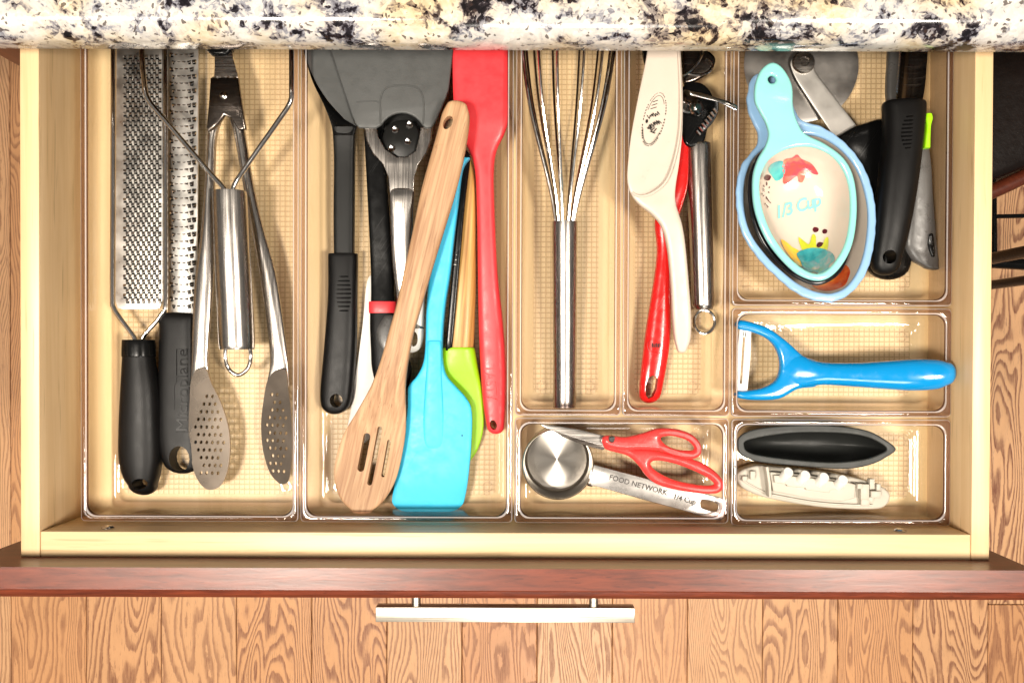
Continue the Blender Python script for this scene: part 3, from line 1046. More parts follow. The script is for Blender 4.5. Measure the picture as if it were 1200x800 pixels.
# ================================================================== tray of spatulas
# black nylon ladle-like spoon at the left
g = thing('nylon_spoon', 'black nylon serving spoon with ribbed grip and hanging hole', 'spoon', P(405, 300, BZ))
nz = 0.016
obj('bowl', loft([H(20, 352, 425, nz + 0.006, 0.0025, 0.008), H(60, 356, 432, nz + 0.008, 0.0028, 0.010), H(95, 366, 428, nz + 0.008, 0.0030, 0.009), H(122, 379, 424, nz + 0.007, 0.0035, 0.006), H(145, 388, 419, nz + 0.005, 0.005, 0.002), H(160, 391, 416, nz + 0.003, 0.007, 0.0)], 5, 5), M_BLACKGLOSS, g, 45)
obj('shaft', loft([H(150, 390, 417, nz + 0.003, 0.008), H(185, 392, 416, nz, 0.009), H(250, 391.5, 415.5, nz - 0.002, 0.009), H(302, 392, 415, nz - 0.003, 0.009)], 5, 3), M_NYLON, g, 45)
hd = obj('grip', loft([H(298.5, 386, 418.5, nz - 0.003, 0.013), H(302, 385, 419, nz - 0.003, 0.0145), H(345, 385, 418.5, nz - 0.003, 0.0155), H(400, 381, 418, nz - 0.004, 0.016), H(450, 376.5, 414.5, nz - 0.005, 0.0155), H(468, 376, 412, nz - 0.005, 0.015)], 3.2, 4, 0.05, 0.95), M_BLACK, g, 50)
cut(hd, ell(394.5, 469, 7.5, 8), nz)
for k in range(9):
    y = 324 + k * 5
    w = 8.5 * math.sqrt(max(0.05, 1 - ((y - 344) / 25) ** 2))
    obj('rib', tube([(403 - w, y, nz + 0.0041), (403, y, nz + 0.0049), (403 + w, y, nz + 0.0041)], 0.0007, 6), M_BLACKGLOSS, g)

# second black utensil: round disc with rivets lying under the turner, red collar handle
g = thing('collared_black_utensil', 'black utensil handle with a red collar lying beside wooden spoon', 'utensil', P(448, 330, BZ))
kz = 0.013
obj('head', plate(ell(470, 120, 40, 62, 0, 20), kz + 0.008, 0.003, 0.001), M_NYLON, g)
obj('shaft', loft([(426, 140, 452, 138, kz + 0.008, 0.006), (428, 175, 452, 172, kz + 0.006, 0.007), (432, 250, 457, 250, kz + 0.003, 0.008), (435, 320, 462, 320, kz, 0.008), (435, 358, 463, 358, kz, 0.008)], 5, 4), M_BLACKGLOSS, g, 45)
obj('collar', loft([H(353.5, 433, 465, kz, 0.0130), H(355, 432.6, 465.4, kz, 0.0138), H(365.5, 432.8, 465.4, kz, 0.0138), H(367, 433.5, 465, kz, 0.0130)], 3.4, 2), M_RED, g, 45)
obj('grip', loft([H(366, 434, 464, kz, 0.013), H(385, 434, 468, kz, 0.0145), H(410, 435, 476, kz, 0.0145), H(430, 436, 482, kz, 0.014), H(448, 440, 480, kz, 0.013)], 3.2, 4, 0.02, 0.6), M_BLACK, g, 50)
obj('thumb_rest', loft([H(372, 449, 463, kz + 0.0058, 0.004), H(385, 441, 466, kz + 0.0058, 0.0044), H(400, 442, 466, kz + 0.0058, 0.0044), H(412, 448, 464, kz + 0.0055, 0.004)], 2.4, 4, 0.5, 0.5), M_GREYPL, g, 50)

# white plastic scraper blade
g = thing('white_scraper', 'white plastic scraper blade half hidden under the wooden spoon', 'scraper', P(430, 420, BZ))
obj('blade', plate([(430, 330), (438, 330), (441, 400), (444, 455), (440, 500), (424, 520), (408, 505), (411, 480), (418, 430), (425, 380)], BZ + 0.002, 0.0028, 0.0010), M_WHITEPL, g)

# grey turner with a steel forked neck
g = thing('grey_turner', 'grey silicone turner with forked steel neck, head at the back', 'turner', P(470, 220, BZ))
uz = 0.036
notch = [(x, y) for x, y, _ in arc(471, 160, 27, 196, 344, 0, 12)]
head_out = [(378, 10), (386, 55), (398, 92), (412, 134), (417, 146), (421, 150.5), (441, 151)] + notch[1:-1] + [(499, 151), (506, 150), (510, 144), (520, 122), (526, 105), (531, 60), (536, 10)]
obj('head', plate(head_out, uz, 0.0034, 0.0013, smooth=False), M_GREYTURN, g, 35)
obj('head_rib', tube(spline([(446, 146, uz + 0.0015), (446, 116, uz + 0.0015), (456, 102, uz + 0.0015), (486, 102, uz + 0.0015), (496, 116, uz + 0.0015), (496, 146, uz + 0.0015)], 4), 0.0008, 6), M_GREYTURN, g)
obj('head_rib', tube(spline([(418, 120, uz + 0.0015), (440, 119, uz + 0.0015), (446, 126, uz + 0.0015), (446, 146, uz + 0.0015)], 4), 0.0006, 6), M_GREYTURN, g)
obj('lip', loft([H(10, 350, 384, uz - 0.004, 0.003), H(60, 357, 392, uz - 0.004, 0.003), H(92, 368, 403, uz - 0.004, 0.003), (384, 118, 413, 134, uz - 0.004, 0.003), (404, 140, 418, 148, uz - 0.003, 0.003)], 5, 4), M_GREYTURN, g)
q = P(471, 164, uz - 0.006)
rd = obj('rivet_disc', lathe([(0, 0.0016), (0.0135, 0.0016), (0.015, 0.0008), (0.0155, -0.001), (0, -0.001)], q, (0, 0, 1), 32), M_NYLON, g)
for x, y in ((459, 174), (478, 166), (463, 152), (480, 146)):
    q = P(x, y, uz - 0.0044)
    obj('rivet', lathe([(0, 0.0005), (0.0012, 0.0006), (0.0022, 0.0012), (0.0027, 0.0008), (0.0029, -0.0004), (0, -0.0004)], q, (0, 0, 1), 16), M_CHROME, rd)
obj('neck', plate([(426.5, 149), (441.5, 149), (444, 161), (452, 175), (465, 184), (477, 184), (487, 177), (491, 161), (492.5, 149), (507, 149), (505, 165), (500, 180), (490, 194), (486, 208), (485, 230), (457, 230), (455, 208), (449, 193), (437, 180), (430, 165)], uz - 0.001, 0.0022, 0.0009, smooth=False), M_STEEL_V, g, 35)
obj('shaft', loft([H(224, 456.5, 485.5, uz - 0.0008, 0.0030), H(238, 457, 485, uz - 0.0015, 0.0045), H(300, 459, 484, uz - 0.008, 0.007), H(360, 466, 490, uz - 0.014, 0.007), H(385, 470, 497, uz - 0.015, 0.008)], 2.6, 4, 0.3, 0.0), M_STEEL_V, g, 45)
hd = obj('handle_end', loft([H(300, 478, 499, uz - 0.012, 0.006), H(350, 476, 498, uz - 0.014, 0.009), H(390, 470, 497, uz - 0.017, 0.010), H(402, 470, 495, uz - 0.018, 0.010)], 3, 4, 0.2, 0.9), M_WHITEPL, g, 45)
cut(hd, ell(485, 397, 5, 9), uz - 0.015)

# black comb-edged nylon strip between the blue and bamboo spatulas
g = thing('black_notched_knife', 'thin black nylon knife with fine pale notches behind the blue spatula', 'knife', P(535, 280, BZ))
bz = 0.030
obj('blade', loft([(540, 176, 548, 178, bz, 0.004), (541, 186, 551, 188, bz, 0.005), (537, 240, 545, 241, bz, 0.005), (530, 320, 538, 321, bz - 0.004, 0.005), (522, 410, 530, 411, bz - 0.010, 0.005)], 4, 5, 0.8, 0.3), M_BLACKGLOSS, g, 45)
for k in range(22):
    t = k / 21
    y = 190 + 120 * t
    x = 541.6 - 9.8 * t
    q0 = (x, y, bz + 0.0016 - 0.003 * t)
    obj('tooth', tube([q0, (x + 2.6, y + 0.2, bz + 0.0024 - 0.003 * t)], 0.00035, 5), M_WHITEPL, g)

# green spatula with bamboo handle
g = thing('green_spatula', 'lime green silicone spatula with bamboo handle partly under the blue one', 'spatula', P(545, 420, BZ))
sz = 0.015
obj('handle', loft([(551, 182, 553, 182, sz + 0.006, 0.004), (546, 205, 556, 205, sz + 0.006, 0.008), (540, 240, 558, 240, sz + 0.005, 0.010), (535, 285, 558, 285, sz + 0.003, 0.012), (529, 330, 558, 330, sz + 0.002, 0.0135), (524, 390, 556, 390, sz, 0.0145), (521, 410, 554.5, 410, sz, 0.0145)], 2.4, 4, 0.3, 0.0), M_BAMBOO, g, 50)
obj('head', loft([H(407, 519, 555.5, sz, 0.0155), H(411, 517, 557, sz, 0.0162), H(430, 514, 560, sz - 0.001, 0.014), H(455, 508, 564.5, sz - 0.003, 0.010, 0.001), H(480, 504, 567, sz - 0.005, 0.007, 0.001), H(505, 502, 566, sz - 0.006, 0.005, 0.001), H(528, 504, 559, sz - 0.007, 0.004), H(544, 510, 548, sz - 0.007, 0.003)], 2.8, 4, 0.04, 0.4), M_GREEN, g, 50)

# red spatula
g = thing('red_spatula', 'red silicone spatula with wide head at the back and embossed handle', 'spatula', P(570, 300, BZ))
rz = 0.020
hd = obj('body', loft([H(10, 528, 594, rz + 0.014, 0.005), H(60, 530, 595, rz + 0.014, 0.0055), H(110, 531, 596, rz + 0.013, 0.006), H(140, 534, 596, rz + 0.012, 0.0065), H(158, 540, 591, rz + 0.010, 0.008), H(176, 549, 582.5, rz + 0.008, 0.010), H(200, 556.5, 579, rz + 0.006, 0.012), H(250, 559, 580, rz + 0.003, 0.013), H(320, 560, 583.5, rz, 0.013), H(380, 561, 590, rz - 0.004, 0.014), H(430, 563, 593.5, rz - 0.007, 0.015), H(470, 566, 593, rz - 0.008, 0.015), H(498, 570, 591.5, rz - 0.009, 0.0145)], 3.4, 4, 0.1, 0.95), M_RED, g, 50)
cut(hd, ell(578, 498, 4.2, 6, -15), rz)
obj('lettering', text_mesh('TASTY', 574, 449, 13, -86, rz + 0.0003, 0.0004, 0, None, 1.0, 0.82), M_RED, g, None)

# blue spatula
g = thing('blue_spatula', 'sky blue silicone spatula with broad flat head in front', 'spatula', P(515, 420, BZ))
vz = 0.028
obj('body', loft([H(186, 542, 551, vz + 0.010, 0.008), H(200, 533, 542.5, vz + 0.010, 0.008), H(240, 521, 537.5, vz + 0.008, 0.009), H(280, 511, 532.5, vz + 0.006, 0.0095), H(320, 504, 528, vz + 0.003, 0.010), H(360, 500, 522, vz, 0.011), H(400, 499, 519, vz - 0.001, 0.011), H(424, 496.5, 519.5, vz - 0.002, 0.010), H(440, 489, 524, vz - 0.003, 0.009), H(452, 479, 534, vz - 0.004, 0.008), H(466, 478, 546.5, vz - 0.005, 0.0075), H(482, 477.5, 553, vz - 0.006, 0.007), H(520, 472, 552.5, vz - 0.008, 0.0065), H(560, 464, 549, vz - 0.010, 0.006), H(583, 459.5, 545, vz - 0.012, 0.0055), H(591, 461, 542, vz - 0.0125, 0.0045), H(597, 468, 535, vz - 0.0132, 0.003), H(599, 476, 528, vz - 0.0135, 0.002)], 4.5, 4), M_BLUESIL, g, 40)
obj('spine', loft([H(400, 501, 517, vz + 0.0035, 0.004), H(440, 499, 518, vz + 0.0005, 0.0045), H(490, 496, 520, vz - 0.0036, 0.0035), H(520, 497, 519, vz - 0.0058, 0.003), H(528, 501, 515, vz - 0.0068, 0.002)], 3, 4, 0.2, 0.4), M_BLUESIL, g, 50)

q = P(541.5, 510, vz - 0.0045)
obj('speck', lathe([(0, 0.0004), (0.0005, 0.0003), (0.0008, 0), (0, -0.0004)], q, (0, 0, 1), 8), M_INK, g)

# wooden slotted spoon on top
g = thing('wooden_spoon', 'beech wood slotted spoon lying on top of the spatulas', 'spoon', P(470, 360, BZ))
wz = 0.052
hd = obj('body', loft([(523, 124, 548, 127, wz, 0.0085), (518, 134, 550.5, 138, wz, 0.0090), (514, 150, 549, 156, wz, 0.0095), (505, 182, 543, 190, wz, 0.0095), (494, 222, 533, 230, wz - 0.001, 0.0100), (484, 270, 519, 276, wz - 0.003, 0.0100), (473, 320, 504, 325, wz - 0.005, 0.0105), (465, 356, 494, 360, wz - 0.007, 0.0105), (456, 388, 485, 391, wz - 0.009, 0.0105, 0.0004), (446, 423, 478.5, 425, wz - 0.011, 0.010, 0.001), (435, 452, 475.5, 453, wz - 0.014, 0.0095, 0.002), (417, 484, 476, 483, wz - 0.018, 0.0085, 0.0035), (403, 508, 475.5, 507, wz - 0.021, 0.0078, 0.0045), (394, 535, 471, 535, wz - 0.023, 0.0072, 0.005), (391.5, 556, 465, 559, wz - 0.024, 0.0070, 0.0045), (395, 575, 456.5, 577, wz - 0.0245, 0.0066, 0.003), (402, 588, 447.5, 589, wz - 0.025, 0.006, 0.0015), (410, 595.5, 438, 596.5, wz - 0.0252, 0.0055, 0.0006)], 3.2, 4, 0.55, 0.42), M_BEECH, g, 50)
cut(hd, ell(525.5, 145.5, 5.2, 8.5, 25), wz)
cut(hd, slot(430, 511, 422, 549, 8), wz - 0.022)
cut(hd, slot(445.5, 502, 432.5, 566, 6), wz - 0.022)
cut(hd, slot(456, 517, 448.5, 557, 4.6), wz - 0.022)
obj('stamp', tube([(x, y, wz + 0.0046) for x, y in ell(517, 173, 6.5, 3.2, 4, 20)], 0.0002, 5, False, True), M_BEECH, g)

# ================================================================== whisk
g = thing('balloon_whisk', 'steel balloon whisk with brushed cylinder handle', 'whisk', P(662, 300, BZ))
kz = 0.030
obj('handle', loft([H(263, 648, 676.5, kz, 0.0178), H(265, 647, 677, kz, 0.0192), H(330, 647.5, 676.5, kz - 0.005, 0.0192), H(420, 648, 676, kz - 0.012, 0.0195), H(473, 648, 675.5, kz - 0.016, 0.0195), H(475, 649, 674.5, kz - 0.016, 0.018)], 2, 4), M_STEEL_V, g, 40)
prof = [(270, 10.5), (262, 11), (230, 16.5), (197, 25), (150, 38), (110, 47), (60, 54), (20, 56), (-5, 52), (-28, 40), (-42, 22), (-47, 0)]
for phi in (3, 25, -50, 70, -76, -14, 42):
    c, s = math.cos(math.radians(phi)), math.sin(math.radians(phi))
    pts = []
    for sg in (1, -1):
        row = []
        for y, r in prof:
            z = kz + 0.006 * min(1.0, (270 - y) / 200) + sg * r * 0.00063 * s
            row.append((662 + (265 - y) * 0.02 + sg * r * c, y, max(BZ + 0.001, z)))
        pts.append(row)
    path = pts[0] + list(reversed(pts[1]))[1:]
    obj('wire', tube(spline(path, 4), 0.00105, 7), M_CHROME, g)

# ================================================================== tray with the can opener
# red handle tool
g = thing('red_handled_tool', 'glossy red plastic tool handle with long oval hanging hole', 'utensil', P(768, 380, BZ))
rz = 0.022
hd = obj('handle', loft([H(120, 788, 806, rz + 0.004, 0.010), H(170, 790, 807, rz + 0.004, 0.011), H(215, 785, 806, rz + 0.004, 0.012), H(240, 772, 800, rz + 0.003, 0.012), H(262, 767, 793, rz + 0.002, 0.012), H(290, 769.5, 790, rz, 0.012), H(320, 767, 786, rz - 0.002, 0.013), H(380, 757.5, 786, rz - 0.005, 0.014), H(410, 753.5, 784, rz - 0.006, 0.014), H(440, 750, 779, rz - 0.007, 0.014), H(460, 748.5, 775, rz - 0.008, 0.013)], 2.6, 4, 0.2, 0.95), M_REDPL, g, 50)
cut(hd, [(766, 439), (771.5, 444), (770, 456), (766, 465), (760.5, 467.5), (757, 463), (757, 452), (760, 442)], rz)
obj('badge', tube([(x, y, rz + 0.0010) for x, y in ell(768.5, 405, 9.5, 9.5, 0, 24)], 0.00025, 5, False, True), plastic('deep_red_ink', (130, 14, 16), 0.4), g)
for k, (dx, dy, w, h) in enumerate(((-4.4, -0.3, 1.4, 5), (-2.2, 0.4, 1.4, 4.6), (0.2, -0.2, 1.7, 5), (2.6, 0.2, 1.7, 4.8), (4.8, -0.5, 1.3, 5))):
    q = P(768.8 + dx, 404.6 + dy, rz + 0.0014)
    s = S(rz)
    obj('badge_mark', box(q.x - w * s / 2, q.x + w * s / 2, q.y - h * s / 2, q.y + h * s / 2, rz + 0.0008, rz + 0.0016), M_INK, g, None)

# cream scoop spatula
g = thing('cream_scoop', 'cream silicone scoop spatula printed with an oval black logo', 'spatula', P(780, 240, BZ))
cz = 0.046
obj('body', loft([H(10, 763, 796, cz + 0.002, 0.004, 0.001), H(60, 758.5, 797.5, cz + 0.002, 0.004, 0.001), H(110, 748.5, 800, cz + 0.001, 0.0042, 0.0015), H(155, 740, 799.5, cz, 0.0045, 0.002), H(190, 735.8, 796, cz - 0.001, 0.005, 0.0025), H(213, 735, 792.5, cz - 0.002, 0.0055, 0.002), H(228, 739.5, 791, cz - 0.003, 0.006, 0.001), H(240, 749, 792, cz - 0.004, 0.007), H(252, 764, 795.5, cz - 0.005, 0.008), H(266, 775, 799.5, cz - 0.006, 0.0085), H(290, 781.5, 803, cz - 0.008, 0.009), H(330, 785.5, 806.5, cz - 0.012, 0.0095), H(370, 787.5, 809.5, cz - 0.016, 0.010), H(396, 790, 809, cz - 0.019, 0.009), H(408, 793, 805, cz - 0.020, 0.008)], 4, 4, 0.0, 0.9), M_CREAM, g, 50)
obj('edge_ridge', tube(spline([(795, 60, cz + 0.0035), (797.5, 110, cz + 0.0032), (797, 150, cz + 0.0030), (791, 185, cz + 0.0022), (781, 212, cz + 0.0018), (765, 226, cz + 0.0012), (750, 230, cz + 0.0005), (741, 226, cz - 0.0008)], 5), 0.0011, 6), M_CREAM, g)
lz = cz + 0.0016
logo = obj('logo', tube([(x, y, lz) for x, y in ell(766.5, 140, 11.3, 30, 14, 40)][3:18], 0.00022, 5), M_INK, g)
ring = ell(766.5, 140, 12.2, 32, 14, 56)
for k in range(56):
    if k % 7 in (5,):
        continue
    x, y = ring[k]
    x2, y2 = ring[(k + 1) % 56]
    obj('logo_letter', tube([(x, y, lz), (x + (x2 - x) * 0.55, y + (y2 - y) * 0.55, lz)], 0.00032, 4), M_INK, g)
obj('logo', tube([(x, y, lz) for x, y in ell(766.5, 140, 10.2, 28.5, 14, 40)][22:36], 0.00018, 5), M_INK, g)
obj('logo_text', text_mesh('The', 765, 152, 6.5, 158, lz, 0.0002, 0.35, None, 0.9, 0.9, 0.00008), M_INK, g, None)
def scribble(x0, y0, x1, y1, amp, n, seed, r=0.00026):
    rnd = random.Random(seed)
    d = Vector((x1 - x0, y1 - y0))
    u = Vector((-d.y, d.x)).normalized()
    pts = []
    for k in range(n):
        t = k / (n - 1)
        a = amp * (1 if k % 2 else -1) * rnd.uniform(0.4, 1.1)
        pts.append((x0 + d.x * t + u.x * a + rnd.uniform(-.5, .5), y0 + d.y * t + u.y * a, lz))
    return tube(spline(pts, 3), r, 5)
obj('logo_text', scribble(773.5, 142, 761, 148.5, 3.0, 13, 2), M_INK, g)
obj('logo_text', scribble(772, 132.5, 759.5, 137.5, 2.6, 12, 5), M_INK, g)
for k, y in enumerate((119, 123, 127)):
    obj('logo_text', tube([(771 - k * 0.8, y - 1.3, lz), (765 - k * 1.3, y + 0.8, lz)], 0.00028, 4), M_INK, g)
obj('logo_star', plate(ell(758, 142.2, 1.5, 2.3, 10, 8), lz, 0.0004, 0.00005), M_INK, g)

# can opener
g = thing('can_opener', 'steel can opener with round handle, ring and turning key', 'can opener', P(820, 220, BZ))
oz = 0.024
obj('handle', loft([H(170, 804.5, 832, oz, 0.017), H(173, 803, 833, oz, 0.0185), H(220, 805, 834, oz - 0.002, 0.0188), H(300, 808.5, 836, oz - 0.006, 0.0188), H(352, 810.5, 837, oz - 0.009, 0.0185), H(358, 811, 837, oz - 0.0095, 0.018), H(362.5, 814, 834.5, oz - 0.0095, 0.015)], 2.1, 4), M_STEEL_V, g, 40)
obj('hanging_ring', tube([(825.5 + 12.2 * math.cos(2 * math.pi * k / 28), 377 + 13.6 * math.sin(2 * math.pi * k / 28), 0.014) for k in range(28)], 0.0013, 8, False, True), M_CHROME, g)
obj('handle', loft([H(150, 806, 822, oz - 0.012, 0.008), H(250, 808, 826, oz - 0.012, 0.010), H(330, 812, 832, oz - 0.0135, 0.010)], 2.4, 4), M_DARKSTEEL, g)
obj('jaw', plate([(799, 105), (806, 98), (822, 100), (833, 112), (835, 130), (829, 148), (822, 170), (803, 172), (797, 150), (797, 120)], oz + 0.004, 0.010, 0.002), M_BLACKGLOSS, g, 40)
obj('jaw', plate([(800, 60), (812, 55), (828, 60), (838, 70), (833, 84), (822, 92), (810, 98), (800, 96)], oz + 0.002, 0.006, 0.002), M_DARKSTEEL, g, 40)
obj('cutting_wheel', lathe([(0, 0.003), (0.003, 0.003), (0.0035, 0.0015), (0.0085, 0.001), (0.0095, 0), (0.0085, -0.001), (0, -0.001)], P(806, 119, oz + 0.012), (0.25, 0.1, 1), 28), M_CHROME, g, 30)
obj('gear', lathe([(0, 0.0025), (0.0028, 0.0025), (0.003, 0.001), (0.0062, 0.001), (0.0066, -0.001), (0, -0.001)], P(816, 126, oz + 0.011), (0.5, 0.1, 1), 20), M_CHROME, g, 30)
obj('turning_key', loft([(807, 106, 809, 111.5, oz + 0.022, 0.0022), (826, 110.5, 825, 116, oz + 0.022, 0.0022), (840, 115, 838, 119, oz + 0.022, 0.002), (852, 118.5, 850, 124, oz + 0.022, 0.002), (863, 123.5, 861.5, 130, oz + 0.021, 0.002)], 4, 4, 0.1, 0.7), M_CHROME, g, 40)
obj('key_blade', loft([(836, 117, 842, 118, oz + 0.020, 0.003), (835.5, 128, 841.5, 131, oz + 0.016, 0.003), (831, 139, 836, 143, oz + 0.012, 0.003), (822, 149, 826, 154, oz + 0.008, 0.003), (814, 156, 817, 161, oz + 0.006, 0.003)], 4, 4), M_BLACKGLOSS, g, 40)
for k in range(7):
    t = k / 6
    x = 838 - 20 * t
    y = 130 + 26 * t
    obj('gear_tooth', tube([(x - 1.5, y - 3, oz + 0.019 - 0.008 * t), (x + 2.5, y + 2, oz + 0.018 - 0.008 * t)], 0.0011, 6), M_CHROME, g)
obj('loop_wire', tube([(818 + 17 * math.cos(math.radians(a)), 78 + 10 * math.sin(math.radians(a)), oz + 0.006) for a in range(-60, 150, 10)], 0.0011, 7), M_CHROME, g)
obj('loop_wire', tube(spline([(826, 55, oz + 0.010), (819, 72, oz + 0.010), (808, 84, oz + 0.010), (800, 89, oz + 0.010)], 5), 0.0010, 7), M_CHROME, g)
obj('jaw', loft([(752, 50, 764, 50, 0.018, 0.008), (753, 66, 764, 66, 0.018, 0.009), (756, 78, 763, 77, 0.018, 0.006)], 2.5, 4, 0, 0.6), M_BLACKGLOSS, g)

# ================================================================== tray with ceramic cups
class Bowl:
    """ceramic scoop bowl: a rim outline in photo pixels at height zr, rings shrinking towards a centre"""
    def __init__(self, pts, c, zr, prof):
        self.rim = [P(x, y, zr) for x, y in spline(pts, 5, True)]
        self.c = P(c[0], c[1], zr)
        self.zr = zr
        self.prof = prof               # (scale, depth below the rim)
    def mesh(self, th=0.0028):
        bm = bmesh.new()
        inn = [[bm.verts.new((self.c.x + (p.x - self.c.x) * s, self.c.y + (p.y - self.c.y) * s, self.zr - d)) for p in self.rim] for s, d in self.prof if s > 0.02]
        out = [[bm.verts.new((self.c.x + (p.x - self.c.x) * (s + 0.07), self.c.y + (p.y - self.c.y) * (s + 0.07), self.zr - d - th * (0 if i == 0 else 1))) for p in self.rim] for i, (s, d) in enumerate(self.prof) if s > 0.02]
        n = len(self.rim)
        for rs in (inn, out):
            for a, b in zip(rs, rs[1:]):
                for i in range(n):
                    bm.faces.new((a[i], a[(i + 1) % n], b[(i + 1) % n], b[i]))
            bm.faces.new(rs[-1])
        for i in range(n):
            bm.faces.new((inn[0][i], inn[0][(i + 1) % n], out[0][(i + 1) % n], out[0][i]))
        return mesh_of(bm)
    def z(self, x, y):
        v = Vector((x - self.c.x, y - self.c.y))
        L = v.length
        if L < 1e-6:
            return self.zr - self.prof[-1][1]
        R = None
        for p, r in zip(self.rim, self.rim[1:] + self.rim[:1]):
            ax, ay = p.x - self.c.x, p.y - self.c.y
            bx, by = r.x - self.c.x - ax, r.y - self.c.y - ay
            den = v.x * by - v.y * bx
            if abs(den) < 1e-12:
                continue
            t = (ax * by - ay * bx) / den
            u = (ax * v.y - ay * v.x) / den
            if t > 0 and -1e-6 <= u <= 1 + 1e-6:
                R = t * L
                break
        if R is None:
            R = 0.03
        s = L / R
        for (s1, d1), (s2, d2) in zip(self.prof, self.prof[1:]):
            if s2 <= s <= s1:
                t = (s1 - s) / (s1 - s2)
                return self.zr - (d1 + (d2 - d1) * t)
        return self.zr - (self.prof[-1][1] if s < self.prof[-1][0] else 0)

PROF = [(1.0, 0.0), (0.97, 0.003), (0.93, 0.008), (0.87, 0.013), (0.78, 0.018), (0.66, 0.0215), (0.5, 0.0238), (0.33, 0.0248), (0.15, 0.0252), (0.0, 0.0253)]

def dense(me, cell=0.0016):
    bm = bmesh.new()
    bm.from_mesh(me)
    bmesh.ops.triangulate(bm, faces=bm.faces)
    for _ in range(4):
        es = [e for e in bm.edges if e.calc_length() > cell]
        if not es:
            break
        bmesh.ops.subdivide_edges(bm, edges=es, cuts=1)
        bmesh.ops.triangulate(bm, faces=bm.faces)
    bm.to_mesh(me)
    bm.free()
    return me

def decal(bowl, pts, mat, parent, zg, name='painted_flower', sub=3, lift=0.00035):
    """flat painted patch that follows the glazed inside of the bowl; pts are photo pixels seen at height zg"""
    poly = [P(x, y, zg) for x, y in spline(pts, sub, True)]
    bm = bmesh.new()
    bm.faces.new([bm.verts.new(p) for p in poly])
    me = onto(bowl, dense(mesh_of(bm)), lift)
    return obj(name, me, mat, parent, 60)

def onto(bowl, me, lift):
    C = Vector((0, 0, CAMZ))
    for v in me.vertices:
        d = (v.co - C)
        z = v.co.z
        for _ in range(14):
            t = (z - CAMZ) / d.z
            z = 0.5 * z + 0.5 * bowl.z(d.x * t, d.y * t)
        t = (z - CAMZ) / d.z
        v.co = C + d * t + Vector((0, 0, lift))
    return me

# big pale blue cup underneath
g = thing('large_measuring_cup', 'larger pale blue ceramic measuring cup with scalloped rim, lying underneath', 'measuring cup', P(945, 250, BZ))
lz = 0.043
LO = [(882, 90), (876, 108), (875, 122), (879, 138), (886, 152), (888, 166), (880, 179), (869, 193), (862.5, 217), (863, 247), (871, 277), (890, 305), (907, 322), (925, 338), (942, 348), (958, 353), (975, 354), (996, 344), (1014, 321), (1023.5, 287), (1025.5, 247), (1018, 211), (1004, 184), (983, 162), (960, 148), (942, 143), (932, 132), (926, 110), (916, 92), (900, 84)]
LI = [(893, 176), (880, 190), (872, 214), (872, 247), (880, 275), (898, 300), (914, 316), (931, 330), (947, 338.5), (962, 343), (976, 343), (992, 335), (1006, 314), (1014, 284), (1016, 247), (1009, 214), (997, 190), (978, 171), (955, 160), (930, 160), (908, 165)]
def scallop(pts, amp, per):
    q = spline(pts, 6, True)
    out = []
    L = 0
    n = len(q)
    for i in range(n):
        a, b, c = Vector(q[i - 1]), Vector(q[i]), Vector(q[(i + 1) % n])
        L += (b - a).length
        t = (c - a).normalized()
        nrm = Vector((t.y, -t.x))
        out.append(tuple(b + nrm * (amp * math.sin(2 * math.pi * L / per))))
    return out
polys = [[P(x, y, lz) for x, y in scallop(LO, 0.35, 17)], [P(x, y, lz) for x, y in spline(LI, 5, True)]]
obj('rim', curve_mesh(polys, 0.0006, 0.0022, lz, 4), M_BLUEGLAZE, g, 60)
LB = Bowl(LI, (945, 250), lz, [(s * 1.0, d * 1.45) for s, d in PROF])
obj('bowl', LB.mesh(), M_WHITEGLAZE, g, 60)
decal(LB, [(951, 333), (958, 326), (968, 329), (974, 320), (981, 314), (990, 310), (996, 317), (994, 326), (990, 334), (980, 339), (968, 341), (958, 339)], W_ORANGE, g, lz - 0.012)

# added black cup that fills the dark gap between the two
g = thing('gap_filler_cup', 'added black cup filling the dark gap between the blue and aqua cups', 'measuring cup', P(943, 245, BZ))
nz = 0.051
NO = [(893, 178), (884, 190), (877.5, 212), (879, 246), (890, 279), (909, 306), (932, 325), (958, 334), (982, 322), (994, 300), (998, 270), (998, 240), (990, 205), (975, 185), (940, 170), (912, 168)]
NI = [(x * 0.94 + 941 * 0.06, y * 0.94 + 248 * 0.06) for x, y in NO]
obj('rim', curve_mesh([[P(x, y, nz) for x, y in spline(NO, 5, True)], [P(x, y, nz) for x, y in spline(NI, 5, True)]], 0.0004, 0.0014, nz, 3), M_GAPFILL, g, 60)
obj('bowl', Bowl(NI, (943, 248), nz, [(s * 1.0, d * 1.25) for s, d in PROF]).mesh(0.0018), M_GAPFILL, g, 60)

# aqua cup on top
g = thing('small_measuring_cup', 'aqua ceramic third-cup scoop with painted flowers nested on top', 'measuring cup', P(943, 240, BZ))
sz = 0.060
SO = [(904, 74), (891, 83), (884.5, 100), (884, 118), (890, 132), (897, 145), (900, 158), (896, 172), (887, 188), (881.5, 210), (883.5, 244), (896, 278), (916, 305), (938, 323.5), (962, 329), (982, 316), (998, 287), (1003.5, 247), (1000, 210), (988, 186), (966, 169), (944, 158), (935, 146), (929, 127), (927.5, 101), (917, 81)]
SI = [(890, 212), (900, 189), (922, 175.5), (950, 173), (976, 185), (992, 211), (995.5, 247), (990, 284), (976, 309), (960, 320.5), (942, 316), (922, 299), (904, 274), (892.5, 243)]
polys = [[P(x, y, sz) for x, y in spline(SO, 5, True)], [P(x, y, sz) for x, y in spline(SI, 5, True)], [P(x, y, sz) for x, y in ell(904, 94, 4.6, 4.6, 0, 18)]]
obj('rim', curve_mesh(polys, 0.0006, 0.0022, sz, 4), M_AQUA, g, 60)
SB = Bowl(SI, (943, 246), sz, PROF)
